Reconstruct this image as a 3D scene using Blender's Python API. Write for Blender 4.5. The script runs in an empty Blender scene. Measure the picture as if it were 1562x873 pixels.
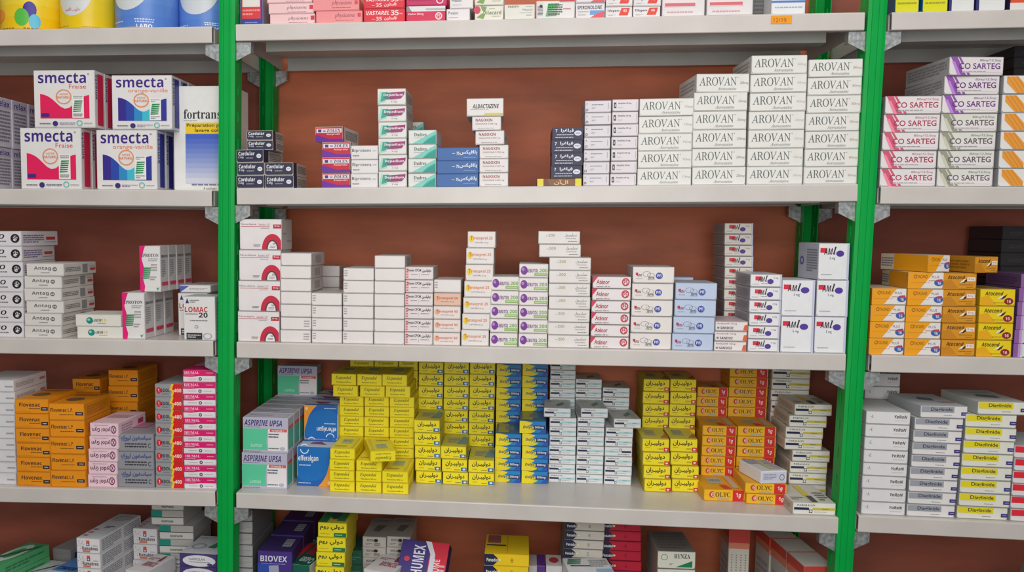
import bpy, math, random
import numpy as np
rnd = random.Random(7)
SC = bpy.context.scene
COL = SC.collection
# ------------------------------------------------------------------ camera
FPX, PPX, PPY = 1350.0, 664.8, 454.1          # focal length and principal point in pixels of 1562x873
PITCH, YAW, ROLL = [math.radians(a) for a in (4.489, 5.660, 0.796)]
CAM = np.array([0.5828, -1.3737, 0.4503])
def _rot(p, y, r):
    cx, sx, cy, sy, cr, sr = math.cos(p), math.sin(p), math.cos(y), math.sin(y), math.cos(r), math.sin(r)
    B = np.array([[1, 0, 0], [0, 0, -1], [0, 1, 0.]])
    Ry = np.array([[cy, sy, 0], [-sy, cy, 0], [0, 0, 1]])
    Rx = np.array([[1, 0, 0], [0, cx, -sx], [0, sx, cx]])
    Rz = np.array([[cr, -sr, 0], [sr, cr, 0], [0, 0, 1]])
    return Rz @ Rx @ B @ Ry
MR = _rot(PITCH, YAW, ROLL)
from mathutils import Matrix, Vector
cd = bpy.data.cameras.new('camera'); cam = bpy.data.objects.new('camera', cd); COL.objects.link(cam)
cd.sensor_width = 36; cd.lens = FPX / 1562 * 36; cd.clip_start = .02
cd.shift_x = (781 - PPX) / 1562; cd.shift_y = (PPY - 436.5) / 1562
r_, d_, f_ = MR
cam.matrix_world = Matrix(((r_[0], -d_[0], -f_[0], CAM[0]), (r_[1], -d_[1], -f_[1], CAM[1]), (r_[2], -d_[2], -f_[2], CAM[2]), (0, 0, 0, 1)))
SC.camera = cam
# ------------------------------------------------------------------ light
w = bpy.data.worlds.new('room_light'); SC.world = w; w.use_nodes = True
w.node_tree.nodes['Background'].inputs[0].default_value = (1.0, .975, .95, 1)
w.node_tree.nodes['Background'].inputs[1].default_value = .2
def area(name, loc, target, sx, sy, power, col):
    l = bpy.data.lights.new(name, 'AREA'); l.shape = 'RECTANGLE'; l.size = sx; l.size_y = sy; l.energy = power; l.color = col
    o = bpy.data.objects.new(name, l); COL.objects.link(o); o.location = loc
    o.rotation_euler = (Vector(target) - Vector(loc)).to_track_quat('-Z', 'Y').to_euler()
area('ceiling_light', (.55, -1.35, 2.05), (.5, .1, .4), 2.6, 1.2, 22, (1, .985, .96))
area('shop_front_daylight', (.60, -1.9, 1.30), (.55, 0, .5), 1.7, .8, 9, (.98, .99, 1))
area('front_fill_light', (.60, -1.7, .56), (.58, 0, .44), .9, .7, 13, (1, .985, .96))  # added soft fill lamp behind the camera, not a known doorway
SC.view_settings.view_transform = 'Standard'; SC.view_settings.look = 'None'; SC.view_settings.gamma = 1
SC.view_settings.exposure = -.15; SC.view_settings.use_curve_mapping = False
# ------------------------------------------------------------------ pixel geometry
def proj(X, Y, Z):
    c = MR @ (np.array([X, Y, Z]) - CAM); return PPX + FPX * c[0] / c[2], PPY + FPX * c[1] / c[2]
def ray(u, v): return MR.T @ np.array([(u - PPX) / FPX, (v - PPY) / FPX, 1.])
def at_y(u, v, y):
    d = ray(u, v); t = (y - CAM[1]) / d[1]; return CAM + d * t
def x_at(u, y, z):
    a = .5
    for _ in range(4):
        p, q = proj(a, y, z)[0], proj(a + .01, y, z)[0]; a += (u - p) / (q - p) * .01
    return a
def z_at(v, x, y):
    a = .3
    for _ in range(4):
        p, q = proj(x, y, a)[1], proj(x, y, a + .01)[1]; a += (v - p) / (q - p) * .01
    return a
# ------------------------------------------------------------------ materials
def lin(c): return tuple(((v / 255) / 12.92 if v <= 10 else (((v / 255) + .055) / 1.055) ** 2.4) for v in c)
MATS = {}
def mat(c, rough=.5, kind='card'):
    k = (tuple(c), rough, kind)
    if k in MATS: return MATS[k]
    m = bpy.data.materials.new('%s_%d_%d_%d' % (kind, *c)); m.use_nodes = True; nt = m.node_tree; b = nt.nodes['Principled BSDF']
    L = lin(c); b.inputs['Roughness'].default_value = rough; b.inputs['Base Color'].default_value = (*L, 1)
    if kind == 'card':
        tc = nt.nodes.new('ShaderNodeTexCoord'); n = nt.nodes.new('ShaderNodeTexNoise'); n.inputs['Scale'].default_value = 55; n.inputs['Detail'].default_value = 3
        mx = nt.nodes.new('ShaderNodeMix'); mx.data_type = 'RGBA'
        mx.inputs[6].default_value = (*[v * .93 for v in L], 1); mx.inputs[7].default_value = (*[min(1, v * 1.05) for v in L], 1)
        nt.links.new(tc.outputs['Object'], n.inputs['Vector']); nt.links.new(n.outputs[0], mx.inputs[0]); nt.links.new(mx.outputs[2], b.inputs['Base Color'])
    elif kind in ('paint', 'zinc', 'panel', 'floor'):
        tc = nt.nodes.new('ShaderNodeTexCoord'); n = nt.nodes.new('ShaderNodeTexNoise'); mx = nt.nodes.new('ShaderNodeMix'); mx.data_type = 'RGBA'
        mp = nt.nodes.new('ShaderNodeMapping'); nt.links.new(tc.outputs['Object'], mp.inputs[0]); nt.links.new(mp.outputs[0], n.inputs['Vector'])
        lo, hi, sc = {'paint': (.92, 1.03, 14), 'zinc': (.55, 1.35, 170), 'panel': (.72, 1.22, 9), 'floor': (.9, 1.1, 6)}[kind]
        n.inputs['Scale'].default_value = sc; n.inputs['Detail'].default_value = 5
        if kind == 'panel': mp.inputs['Scale'].default_value = (.5, 1, 2.2)
        mx.inputs[6].default_value = (*[v * lo for v in L], 1); mx.inputs[7].default_value = (*[min(1, v * hi) for v in L], 1)
        rp = nt.nodes.new('ShaderNodeValToRGB'); rp.color_ramp.elements[0].position = .3; rp.color_ramp.elements[1].position = .7
        nt.links.new(n.outputs[0], rp.inputs[0]); nt.links.new(rp.outputs[0], mx.inputs[0]); nt.links.new(mx.outputs[2], b.inputs['Base Color'])
        if kind == 'zinc': b.inputs['Metallic'].default_value = .6
        if kind == 'paint' and c[1] > c[0] + 60: b.inputs['Specular IOR Level'].default_value = .2
    MATS[k] = m; return m
# ------------------------------------------------------------------ mesh builder
class MB:
    def __init__(s): s.v = []; s.f = []; s.m = []; s.mats = []
    def mi(s, m):
        if m not in s.mats: s.mats.append(m)
        return s.mats.index(m)
    def poly(s, pts, m):
        i = len(s.v); s.v += [tuple(p) for p in pts]; s.f.append(tuple(range(i, i + len(pts)))); s.m.append(s.mi(m))
    def faces(s, vs, fs, m):
        i = len(s.v); s.v += [tuple(p) for p in vs]; k = s.mi(m)
        for f in fs: s.f.append(tuple(j + i for j in f)); s.m.append(k)
    def box(s, a, b, m):
        x0, y0, z0 = a; x1, y1, z1 = b
        vs = [(x0, y0, z0), (x1, y0, z0), (x1, y1, z0), (x0, y1, z0), (x0, y0, z1), (x1, y0, z1), (x1, y1, z1), (x0, y1, z1)]
        s.faces(vs, [(0, 1, 5, 4), (1, 2, 6, 5), (2, 3, 7, 6), (3, 0, 4, 7), (4, 5, 6, 7), (3, 2, 1, 0)], m)
    def mesh(s, name, smooth=False):
        me = bpy.data.meshes.new(name); me.from_pydata(s.v, [], s.f)
        for m in s.mats: me.materials.append(m)
        me.polygons.foreach_set('material_index', s.m)
        if smooth: me.polygons.foreach_set('use_smooth', [True] * len(s.f))
        me.update(); return me
    def obj(s, name, parent=None, smooth=False):
        return link(bpy.data.objects.new(name, s.mesh(name, smooth)), parent)
def link(o, parent=None):
    COL.objects.link(o)
    if parent is not None: o.parent = parent
    return o
def empty(name, loc, rot=(0, 0, 0)):
    o = bpy.data.objects.new(name, None); o.empty_display_size = .02; COL.objects.link(o); o.location = loc; o.rotation_euler = rot; return o
LABELS = {}
def tag(o, label, cat, group=None, kind=None):
    o['label'] = label; o['category'] = cat
    if group: o['group'] = group
    if kind: o['kind'] = kind
    n = len(label.split())
    if n < 4 or n > 16: print('LABEL LENGTH', n, label)
    if label in LABELS: print('LABEL TWICE', label)
    LABELS[label] = 1
# ------------------------------------------------------------------ the setting
PANEL_Y = .292
wb = empty('wall_back', (.5, PANEL_Y, -1.06)); wb['kind'] = 'structure'; wb['label'] = 'brown board wall behind the shelving'
for xa, xb_, c_ in ((-1.25, .0925, (160, 86, 66)), (.0945, 1.0945, (200, 108, 70)), (1.0965, 2.2, (160, 86, 66))):  # middle board lighter than the two side boards
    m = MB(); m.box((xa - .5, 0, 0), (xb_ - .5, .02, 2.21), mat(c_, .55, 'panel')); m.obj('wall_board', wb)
m = MB(); m.box((-1.6, -3.6, -1.08), (2.6, PANEL_Y, -1.06), mat((120, 116, 112), .5, 'floor'))
o = m.obj('floor'); o['kind'] = 'structure'
# shelves: pixel corners of the top front edge of each board in view
PX = {'C1': (359.5, 37, 1319.5, 18.5), 'C2': (361, 287.5, 1308.6, 280.8), 'C3': (361, 522, 1290.5, 540.5), 'C4': (360.5, 752, 1279, 790),
      'L1': (0, 45, 323, 40), 'L2': (0, 288, 323, 290.5), 'L3': (0, 516, 325, 520.5), 'L4': (0, 743.5, 328, 750),
      'R1': (1361, 18.5, 1562, 14), 'R2': (1344, 284.5, 1562, 285), 'R3': (1330, 542, 1562, 546.5), 'R4': (1310, 787, 1562, 799)}
SH = {}
for k, (ua, va, ub, vb_) in PX.items():
    a, b = at_y(ua, va, 0), at_y(ub, vb_, 0); s = (b[2] - a[2]) / (b[0] - a[0])
    x0, x1 = a[0], b[0]
    if k[0] == 'L': x0 = x1 - .96
    if k[0] == 'R': x1 = x0 + .96
    SH[k] = dict(x0=x0, x1=x1, z=a[2] - s * a[0], s=s)
for b in 'LCR':
    q = dict(SH[b + '4']); q['z'] -= .2535; SH[b + '5'] = q
SHD, LIP = .275, .0256
def shelf_z(k, x): return SH[k]['z'] + SH[k]['s'] * x
WHITE = mat((212, 205, 199), .32, 'paint'); GREY = mat((206, 206, 202), .4, 'paint'); ZINC = mat((178, 182, 182), .38, 'zinc')
BAYN = {'L': 'left bay', 'C': 'middle bay', 'R': 'right bay'}
ROWN = {'1': 'topmost', '2': 'second from top', '3': 'third from top', '4': 'fourth from top', '5': 'lowest'}
for k, q in SH.items():
    W = q['x1'] - q['x0']; ang = math.atan(q['s'])
    e = empty('shelf_board', (q['x0'], 0, shelf_z(k, q['x0'])), (0, -ang, 0))
    tag(e, 'white metal shelf board, %s in the %s' % (ROWN[k[1]], BAYN[k[0]]), 'shelf', 'white shelf boards')
    t = .0016
    m = MB(); m.box((0, t, -t), (W, SHD - t, 0), WHITE); m.obj('top_sheet', e)
    m = MB()                     # front lip: rounded upper edge, folded back at the bottom
    prof = [(t + .0006, -.0), (.0004, -.0008), (0, -.002), (0, -LIP + .001), (.0008, -LIP), (.012, -LIP), (.012, -LIP + t), (t, -LIP + t), (t, -t), (t + .0006, -t)]
    n = len(prof); vs = [(x, y, z) for x in (0, W) for y, z in prof]
    m.faces(vs, [(i, (i + 1) % n, n + (i + 1) % n, n + i) for i in range(n)] + [tuple(range(n))[::-1], tuple(range(n, 2 * n))], WHITE); m.obj('front_lip', e)
    m = MB(); m.box((.009, SHD - .002, -LIP), (W - .009, SHD, -.001), GREY); m.box((.009, SHD - .012, -LIP), (W - .009, SHD - .002, -LIP + .0015), GREY); m.obj('rear_lip', e)
    m = MB(); m.box((.023, .086, -LIP), (W - .026, .088, -t), GREY); m.box((.023, .088, -LIP), (W - .026, .116, -LIP + .0015), GREY); m.box((.023, .116, -LIP), (W - .026, .118, -t), GREY); m.obj('stiffener', e)
    for sx in (0, W):
        m = MB(); a = sx + (.0002 if sx == 0 else -.0018); m.box((a, .013, -LIP), (a + .0016, SHD - .013, -t), GREY); m.obj('end_flange', e)
# the orange price sticker on the top shelf's lip
pa, pb = at_y(1175.5, 36.5, 0), at_y(1208, 23.5, 0)
m = MB(); m.box((pa[0], -.0009, pa[2]), (pb[0], -.0003, pb[2]), mat((250, 160, 10), .6))
STICK = m.obj('price_sticker'); tag(STICK, 'small orange handwritten price sticker on top shelf lip', 'sticker')
# ------------------------------------------------------------------ green slotted posts and zinc brackets
GREEN = mat((0, 166, 70), .45, 'paint')
def post(top, bot, y0, y1, half, desc, rear=False):
    """channel post leaning along the line from pixel `top` to pixel `bot`"""
    a, b = at_y(*top, 0), at_y(*bot, 0); s = (a[0] - b[0]) / (a[2] - b[2]); zb, zt = -1.06, 1.12
    xb = b[0] + s * (zb - b[2]); e = empty('upright_post', (xb, 0, zb), (0, math.atan(s), 0)); H = zt - zb
    tag(e, desc, 'post', 'green slotted uprights')
    yf, yb = (y0, y0 + .0016) if not rear else (y1 - .0016, y1)
    m = MB()       # web with two shallow ribs
    hs = [-half, -half * .62, -half * .5, -half * .38, half * .1, half * .22, half * .34, half * .6, half]
    ds = [.0012, 0, .0010, 0, 0, .0010, 0, 0, .0012]
    if rear: ds = [0] * 9
    vs = [(x, yf + d, z) for z in (0, H) for x, d in zip(hs, ds)] + [(x, yb + .0006, z) for z in (0, H) for x in hs]
    n = len(hs); fs = [(i, i + 1, n + i + 1, n + i) for i in range(n - 1)] + [(2 * n + i + 1, 2 * n + i, 3 * n + i, 3 * n + i + 1) for i in range(n - 1)]
    m.faces(vs, fs, GREEN); m.obj('web', e)
    for sx in (-1, 1):   # flanges with real slots
        m = MB(); xa = sx * half - (.0016 if sx > 0 else 0); xb2 = xa + .0016; ya, yz = (yb, y1) if not rear else (y0, yf)
        c = (ya + yz) / 2; sl = .0028
        m.box((xa, ya, 0), (xb2, c - sl, H), GREEN); m.box((xa, c + sl, 0), (xb2, yz, H), GREEN)
        z = 0; P = .0423
        while z < H: m.box((xa, c - sl, z), (xb2, c + sl, min(H, z + P - .017)), GREEN); z += P
        m.obj('slotted_flange', e)
    return e, (xb, s, zb)
PO = {'LF': post((346.2, 0), (343.2, 870), -.0005, .034, .0131, 'green steel upright at front, left of the white-boxed middle bay'),
      'RF': post((1340, 0), (1287.2, 870), -.0005, .034, .0131, 'green steel upright at front, right of the middle bay')}
for side, (a, b, dsc) in {'L': ((337, 0), (336, 870), 'green steel upright at back, seen behind the left front upright'),
                          'R': ((1340, 0), (1283, 870), 'green steel upright at back, seen behind the right front upright')}.items():
    PO[side + 'R'] = post(a, b, .247, .281, .0131, dsc, True)
for side in 'LR':
    for fr in 'FR':
        e, (xb, s, zb) = PO[side + fr]
        for r in '12345':
            for sgn in (-1, 1):
                bay = 'C' if (side == 'L') == (sgn > 0) else side
                q = SH[bay + r]; edge = q['x0'] if sgn > 0 else q['x1']; zz = shelf_z(bay + r, edge) - LIP - .001
                xp = xb + s * (zz - zb) + sgn * .0133; w1 = .0235; y = .006 if fr == 'F' else .262
                m = MB(); pts = [(xp, zz), (xp + sgn * w1, zz), (xp + sgn * w1, zz - .0165), (xp, zz - .0285)]
                vs = [(x, y, z) for x, z in pts] + [(x, y + .0016, z) for x, z in pts]
                m.faces(vs, [(0, 1, 2, 3), (7, 6, 5, 4), (0, 4, 5, 1), (1, 5, 6, 2), (2, 6, 7, 3), (3, 7, 4, 0)], ZINC)
                x2 = xp + sgn * w1; m.box((min(x2, x2 - sgn * .0016), y + .0016, zz - .0165), (max(x2, x2 - sgn * .0016), y + (.016 if fr == 'F' else -.012), zz), ZINC)
                o = m.obj('bracket'); o.parent = e; o.matrix_parent_inverse = Matrix.LocRotScale(e.location, e.rotation_euler, None).inverted()
# ------------------------------------------------------------------ lettering
AR = {'ا': (0xFE8D, 2), 'ب': (0xFE8F, 4), 'ت': (0xFE95, 4), 'د': (0xFEA9, 2), 'ر': (0xFEAD, 2), 'ز': (0xFEAF, 2), 'س': (0xFEB1, 4), 'غ': (0xFECD, 4),
      'ف': (0xFED1, 4), 'ك': (0xFED9, 4), 'ل': (0xFEDD, 4), 'م': (0xFEE1, 4), 'ن': (0xFEE5, 4), 'و': (0xFEED, 2), 'ي': (0xFEF1, 4), 'ق': (0xFED5, 4), 'ح': (0xFEA1, 4)}
def arab(s):
    out = []
    for i, c in enumerate(s):
        if c not in AR: out.append(c); continue
        b, n = AR[c]; pj = i > 0 and (s[i - 1] == 'ـ' or AR.get(s[i - 1], (0, 0))[1] == 4)
        nj = n == 4 and i + 1 < len(s) and (s[i + 1] in AR or s[i + 1] == 'ـ')
        out.append(chr(b + (3 if pj and nj else 1 if pj else 2 if nj else 0)))
    return ''.join(reversed(out))
def alpha(s, up, lo, dg=None):
    r = ''
    for c in s:
        if 'A' <= c <= 'Z': r += chr(up + ord(c) - 65)
        elif 'a' <= c <= 'z': r += 'ℎ' if lo == 0x1D44E and c == 'h' else chr(lo + ord(c) - 97)
        elif dg and '0' <= c <= '9': r += chr(dg + ord(c) - 48)
        else: r += c
    return r
TX = {}
def styled(s, st):
    if st == 'b': return alpha(s, 0x1D5D4, 0x1D5EE, 0x1D7EC)
    if st == 's': return alpha(s, 0x1D400, 0x1D41A, 0x1D7CE)
    if st == 'bi': return alpha(s, 0x1D63C, 0x1D656, 0x1D7EC)
    if st == 'sbi': return alpha(s, 0x1D468, 0x1D482, 0x1D7CE)
    if st in ('i', 'us'): return alpha(s, 0x1D434, 0x1D44E)
    return arab(s) if st[0] == 'a' else s
def make_texts(keys):
    """turn many short strings into outlines with one text object: one line each, split again by height"""
    keys = [k for k in dict.fromkeys(keys) if k not in TX]
    for heavy, fam in ((False, 'm'), (False, 'r'), (True, 'r'), (False, 'a'), (True, 'a')):
        ks = [k for k in keys if (k[1] in ('ab', 'rb')) == heavy and fam == ('a' if k[1][0] == 'a' else 'r' if k[1][0] == 'r' else 'm')]
        if not ks: continue
        c = bpy.data.curves.new('t', 'FONT'); c.body = '\n'.join(styled(*k) for k in ks); c.size = 1; c.resolution_u = 3; c.fill_mode = 'FRONT'; c.space_line = 4
        if heavy: c.offset = .018
        if FONTS.get(fam): c.font = FONTS[fam]
        ob = bpy.data.objects.new('t', c); me = bpy.data.meshes.new_from_object(ob)
        co = np.empty(len(me.vertices) * 3, 'f'); me.vertices.foreach_get('co', co); co = co.reshape(-1, 3)[:, :2].astype(float)
        pitch = 4.0 * LINE; rows = {}
        for p in me.polygons:
            v = tuple(p.vertices); rows.setdefault(int(math.floor(-co[v[0], 1] / pitch + .5)), []).append(v)
        bpy.data.objects.remove(ob); bpy.data.curves.remove(c); bpy.data.meshes.remove(me)
        for r, k in enumerate(ks):
            fs = rows.get(r, []); idx = sorted({i for f in fs for i in f}); mp = {a: b for b, a in enumerate(idx)}; v = co[idx].copy() if idx else np.zeros((0, 2))
            if len(v):
                v[:, 1] += r * pitch
                if k[1] == 'us': v[:, 0] -= v[:, 1] * .27
                v = v - v.min(0); v = v / np.maximum(v.max(0), 1e-6)
            else: print('NO TEXT', k)
            TX[k] = (v, [tuple(mp[i] for i in f) for f in fs])
LINE = 1.0
import os
FONTS = {}                    # Blender's own bundled typefaces, named directly because that is faster than its glyph fallback
for fam, fn in (('m', 'NotoSansMath-Regular.woff2'), ('a', 'NotoSansArabic-VariableFont_wdth,wght.woff2')):
    fp = os.path.join(bpy.utils.system_resource('DATAFILES') or '', 'fonts', fn)
    if os.path.isfile(fp): FONTS[fam] = bpy.data.fonts.load(fp)
def text_geo(s, st):
    if (s, st) not in TX: make_texts([(s, st)])
    return TX[(s, st)]
# print elements, in face coordinates 0..1
def R(x0, y0, x1, y1, c): return ('P', [(x0, y0), (x1, y0), (x1, y1), (x0, y1)], c)
def P(pts, c): return ('P', pts, c)
def E(cx, cy, rx, ry, c): return ('E', cx, cy, rx, ry, c)
def O(cx, cy, rx, ry, c, t=.75): return ('O', cx, cy, rx, ry, c, t)
def T(s, x0, y0, x1, y1, c, st='b', rot=0): return ('T', s, x0, y0, x1, y1, c, st, rot)
def M(x0, y0, x1, y1, c, n=2): return ('M', x0, y0, x1, y1, c, n)
SPLIT = ('smf', 'smo', 'fortrans', 'whred', 'nica', 'aten', 'eff', 'panY')
def emit(mb, els, face, w, h, L, want, flip=False, only=None):
    """write print elements of one carton face into a mesh builder"""
    FW, FH = {'front': (w, h), 'top': (w, L), 'right': (L, h), 'left': (L, h)}[face]
    def pt(x, y, lay):
        if flip: x, y = 1 - x, 1 - y
        a, b = x * FW, y * FH; e = .00055 + .00007 * lay
        if face == 'front': return (a - w / 2, -L / 2 - e, b)
        if face == 'top': return (a - w / 2, b - L / 2, h + e)
        if face == 'right': return (w / 2 + e, a - L / 2, b)
        return (-w / 2 - e, L / 2 - a, b)
    r = random.Random(len(els) * 7 + 3)
    for lay, el in enumerate(els):
        k = el[0]
        if only is not None and lay != only: continue
        if (k in 'TM') != (want == 'text') and want != 'all': continue
        if k == 'P': mb.poly([pt(x, y, lay) for x, y in el[1]], mat(el[2], .5, 'print'))
        elif k == 'E':
            _, cx, cy, rx, ry, c = el; mb.poly([pt(cx + rx * math.cos(t), cy + ry * math.sin(t), lay) for t in [i * math.tau / 20 for i in range(20)]], mat(c, .5, 'print'))
        elif k == 'O':
            _, cx, cy, rx, ry, c, q = el; n = 22; A = [i * math.tau / n for i in range(n)]
            vs = [pt(cx + rx * math.cos(t), cy + ry * math.sin(t), lay) for t in A] + [pt(cx + rx * q * math.cos(t), cy + ry * q * math.sin(t), lay) for t in A]
            mb.faces(vs, [(i, (i + 1) % n, n + (i + 1) % n, n + i) for i in range(n)], mat(c, .5, 'print'))
        elif k == 'T':
            _, s, x0, y0, x1, y1, c, st, rot = el; v, f = text_geo(s, st)
            if not len(v): continue
            if rot == 90: vs = [pt(x1 - b * (x1 - x0), y0 + a * (y1 - y0), lay) for a, b in v]
            elif rot == -90: vs = [pt(x0 + b * (x1 - x0), y1 - a * (y1 - y0), lay) for a, b in v]
            elif rot == 180: vs = [pt(x1 - a * (x1 - x0), y1 - b * (y1 - y0), lay) for a, b in v]
            else: vs = [pt(x0 + a * (x1 - x0), y0 + b * (y1 - y0), lay) for a, b in v]
            mb.faces(vs, f, mat(c, .5, 'print'))
        elif k == 'M':
            _, x0, y0, x1, y1, c, n = el; mm = mat(c, .5, 'print'); st = (y1 - y0) / n
            for i in range(n):
                x = x0; yy = y1 - (i + .75) * st; end = x1 if i < n - 1 or n == 1 else x0 + (x1 - x0) * r.uniform(.5, 1)
                while x < end - 1e-6:
                    ww = min(end - x, (x1 - x0) * r.uniform(.06, .2)); mb.poly([pt(x, yy, lay), pt(x + ww, yy, lay), pt(x + ww, yy + st * .48, lay), pt(x, yy + st * .48, lay)], mm); x += ww + (x1 - x0) * .025
# ------------------------------------------------------------------ cartons
K = {}
def kind(name, look, group, body, front=(), side=None, top=None, right=(), left=(), topel=(), seam=True):
    K[name] = dict(look=look, group=group, body=body, front=list(front), side=side or body, top=top or side or body, right=list(right), left=list(left), topel=list(topel), seam=seam)
def carton_meshes(kn, w, h, L, flip):
    k = K[kn]; out = []; B = mat(k['body']); S = mat(k['side']); TP = mat(k['top']); c = .0007
    m = MB(); X, Y = w / 2, L / 2          # carton sleeve with rounded long edges and a recessed end
    prof = [(-X + c, 0), (X - c, 0), (X, c), (X, h - c), (X - c, h), (-X + c, h), (-X, h - c), (-X, c)]
    n = 8; cols = [S, S, S, S, TP, S, S, S]; y0, y1 = -Y, Y
    for i in range(n):
        a, b = prof[i], prof[(i + 1) % n]
        m.poly([(a[0], y0, a[1]), (b[0], y0, b[1]), (b[0], y1, b[1]), (a[0], y1, a[1])], cols[i])
    m.poly([(x, y0 + .0009, z) for x, z in prof], S); m.poly([(x, y1, z) for x, z in prof][::-1], S)
    t = .0005                       # board thickness seen at the open end
    inn = [(x * (1 - t / X), t + z * (1 - 2 * t / h)) for x, z in prof]
    for i in range(n):
        j = (i + 1) % n; m.poly([(prof[j][0], y0, prof[j][1]), (prof[i][0], y0, prof[i][1]), (inn[i][0], y0, inn[i][1]), (inn[j][0], y0, inn[j][1])], S)
        m.poly([(inn[i][0], y0, inn[i][1]), (inn[j][0], y0, inn[j][1]), (inn[j][0], y0 + .0009, inn[j][1]), (inn[i][0], y0 + .0009, inn[i][1])], S)
    out.append(('body', m.mesh('carton_body'), None))
    m = MB(); g = .0007; zb = .0011 if k['seam'] else g; q = min(.0022, h * .1)   # tucked end flap with clipped lower corners
    fp = [(-X + g + q, zb), (X - g - q, zb), (X - g, zb + q), (X - g, h - g), (-X + g, h - g), (-X + g, zb + q)]
    yf, yb = -Y - .0003, -Y + .0006
    m.poly([(x, yf, z) for x, z in fp], B)
    for i in range(6):
        a, b = fp[i], fp[(i + 1) % 6]; m.poly([(b[0], yf, b[1]), (a[0], yf, a[1]), (a[0], yb, a[1]), (b[0], yb, b[1])], B)
    out.append(('end_flap', m.mesh('carton_flap'), None))
    if kn in SPLIT:
        for i, el in enumerate(k['front']):
            m = MB(); emit(m, k['front'], 'front', w, h, L, 'all', flip, i)
            if m.f: out.append(({'T': 'lettering', 'M': 'fine_print'}.get(el[0], 'printed_panel'), m.mesh('print'), 'end_flap'))
    for nm, want in (('printed_artwork', 'art'), ('lettering', 'text')) if kn not in SPLIT else ():
        m = MB(); emit(m, k['front'], 'front', w, h, L, want, flip)
        if m.f: out.append((nm, m.mesh(nm), 'end_flap'))
    for face, els in (('top', k['topel']), ('right', k['right']), ('left', k['left'])):
        if els:
            m = MB(); emit(m, els, face, w, h, L, 'all', flip and face == 'top'); out.append(('top_print' if face == 'top' else 'side_print', m.mesh('p'), 'body'))
    return out
ORD = ['bottom', 'second', 'third', 'fourth', 'fifth', 'sixth', 'seventh', 'eighth', 'ninth', 'tenth', 'eleventh', 'twelfth', 'thirteenth', 'fourteenth', 'fifteenth', 'sixteenth', 'seventeenth']
PROTO = {}
NBOX = [0]
def carton_name(look):
    for c in ('lilac', 'navy', 'orange', 'magenta', 'purple', 'salmon', 'pink', 'crimson', 'turquoise', 'teal', 'amber', 'mustard', 'yellow', 'blue', 'green', 'slate', 'black', 'brown', 'red', 'grey', 'cream', 'white'):
        head = look.split(' with ')[0]
        if c in head: return {'slate': 'grey', 'mustard': 'gold'}.get(c, c) + '_medicine_carton'
    return 'medicine_carton'
HIDDEN = MB()                 # cartons that stand behind or below the ones in view, joined
def place_hidden(kn, w, h, L, loc, rot):
    mw = Matrix.LocRotScale(loc, __import__('mathutils').Euler(rot), None); k = K[kn]; X, Y = w / 2, L / 2
    vs = [mw @ Vector(p) for p in ((-X, -Y, 0), (X, -Y, 0), (X, Y, 0), (-X, Y, 0), (-X, -Y, h), (X, -Y, h), (X, Y, h), (-X, Y, h))]
    B, S, TP = mat(k['body']), mat(k['side']), mat(k['top'])
    for f, m_ in (((0, 1, 5, 4), B), ((1, 2, 6, 5), S), ((2, 3, 7, 6), S), ((3, 0, 4, 7), S), ((4, 5, 6, 7), TP), ((3, 2, 1, 0), S)): HIDDEN.poly([vs[i] for i in f], m_)
REG = {}
def place(kn, w, h, L, loc, rot, label, flip=False, group=None):
    key = (kn, round(w, 4), round(h, 4), round(L, 4), flip)
    if key not in PROTO: PROTO[key] = carton_meshes(kn, w, h, L, flip)
    e = empty(carton_name(K[kn]['look']), loc, rot); tag(e, label, 'box', group or K[kn]['group']); par = {None: e}
    for nm, me, p in PROTO[key]:
        o = bpy.data.objects.new(nm, me); link(o, par[p]); par.setdefault(nm, o)
    NBOX[0] += 1
    return e
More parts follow.
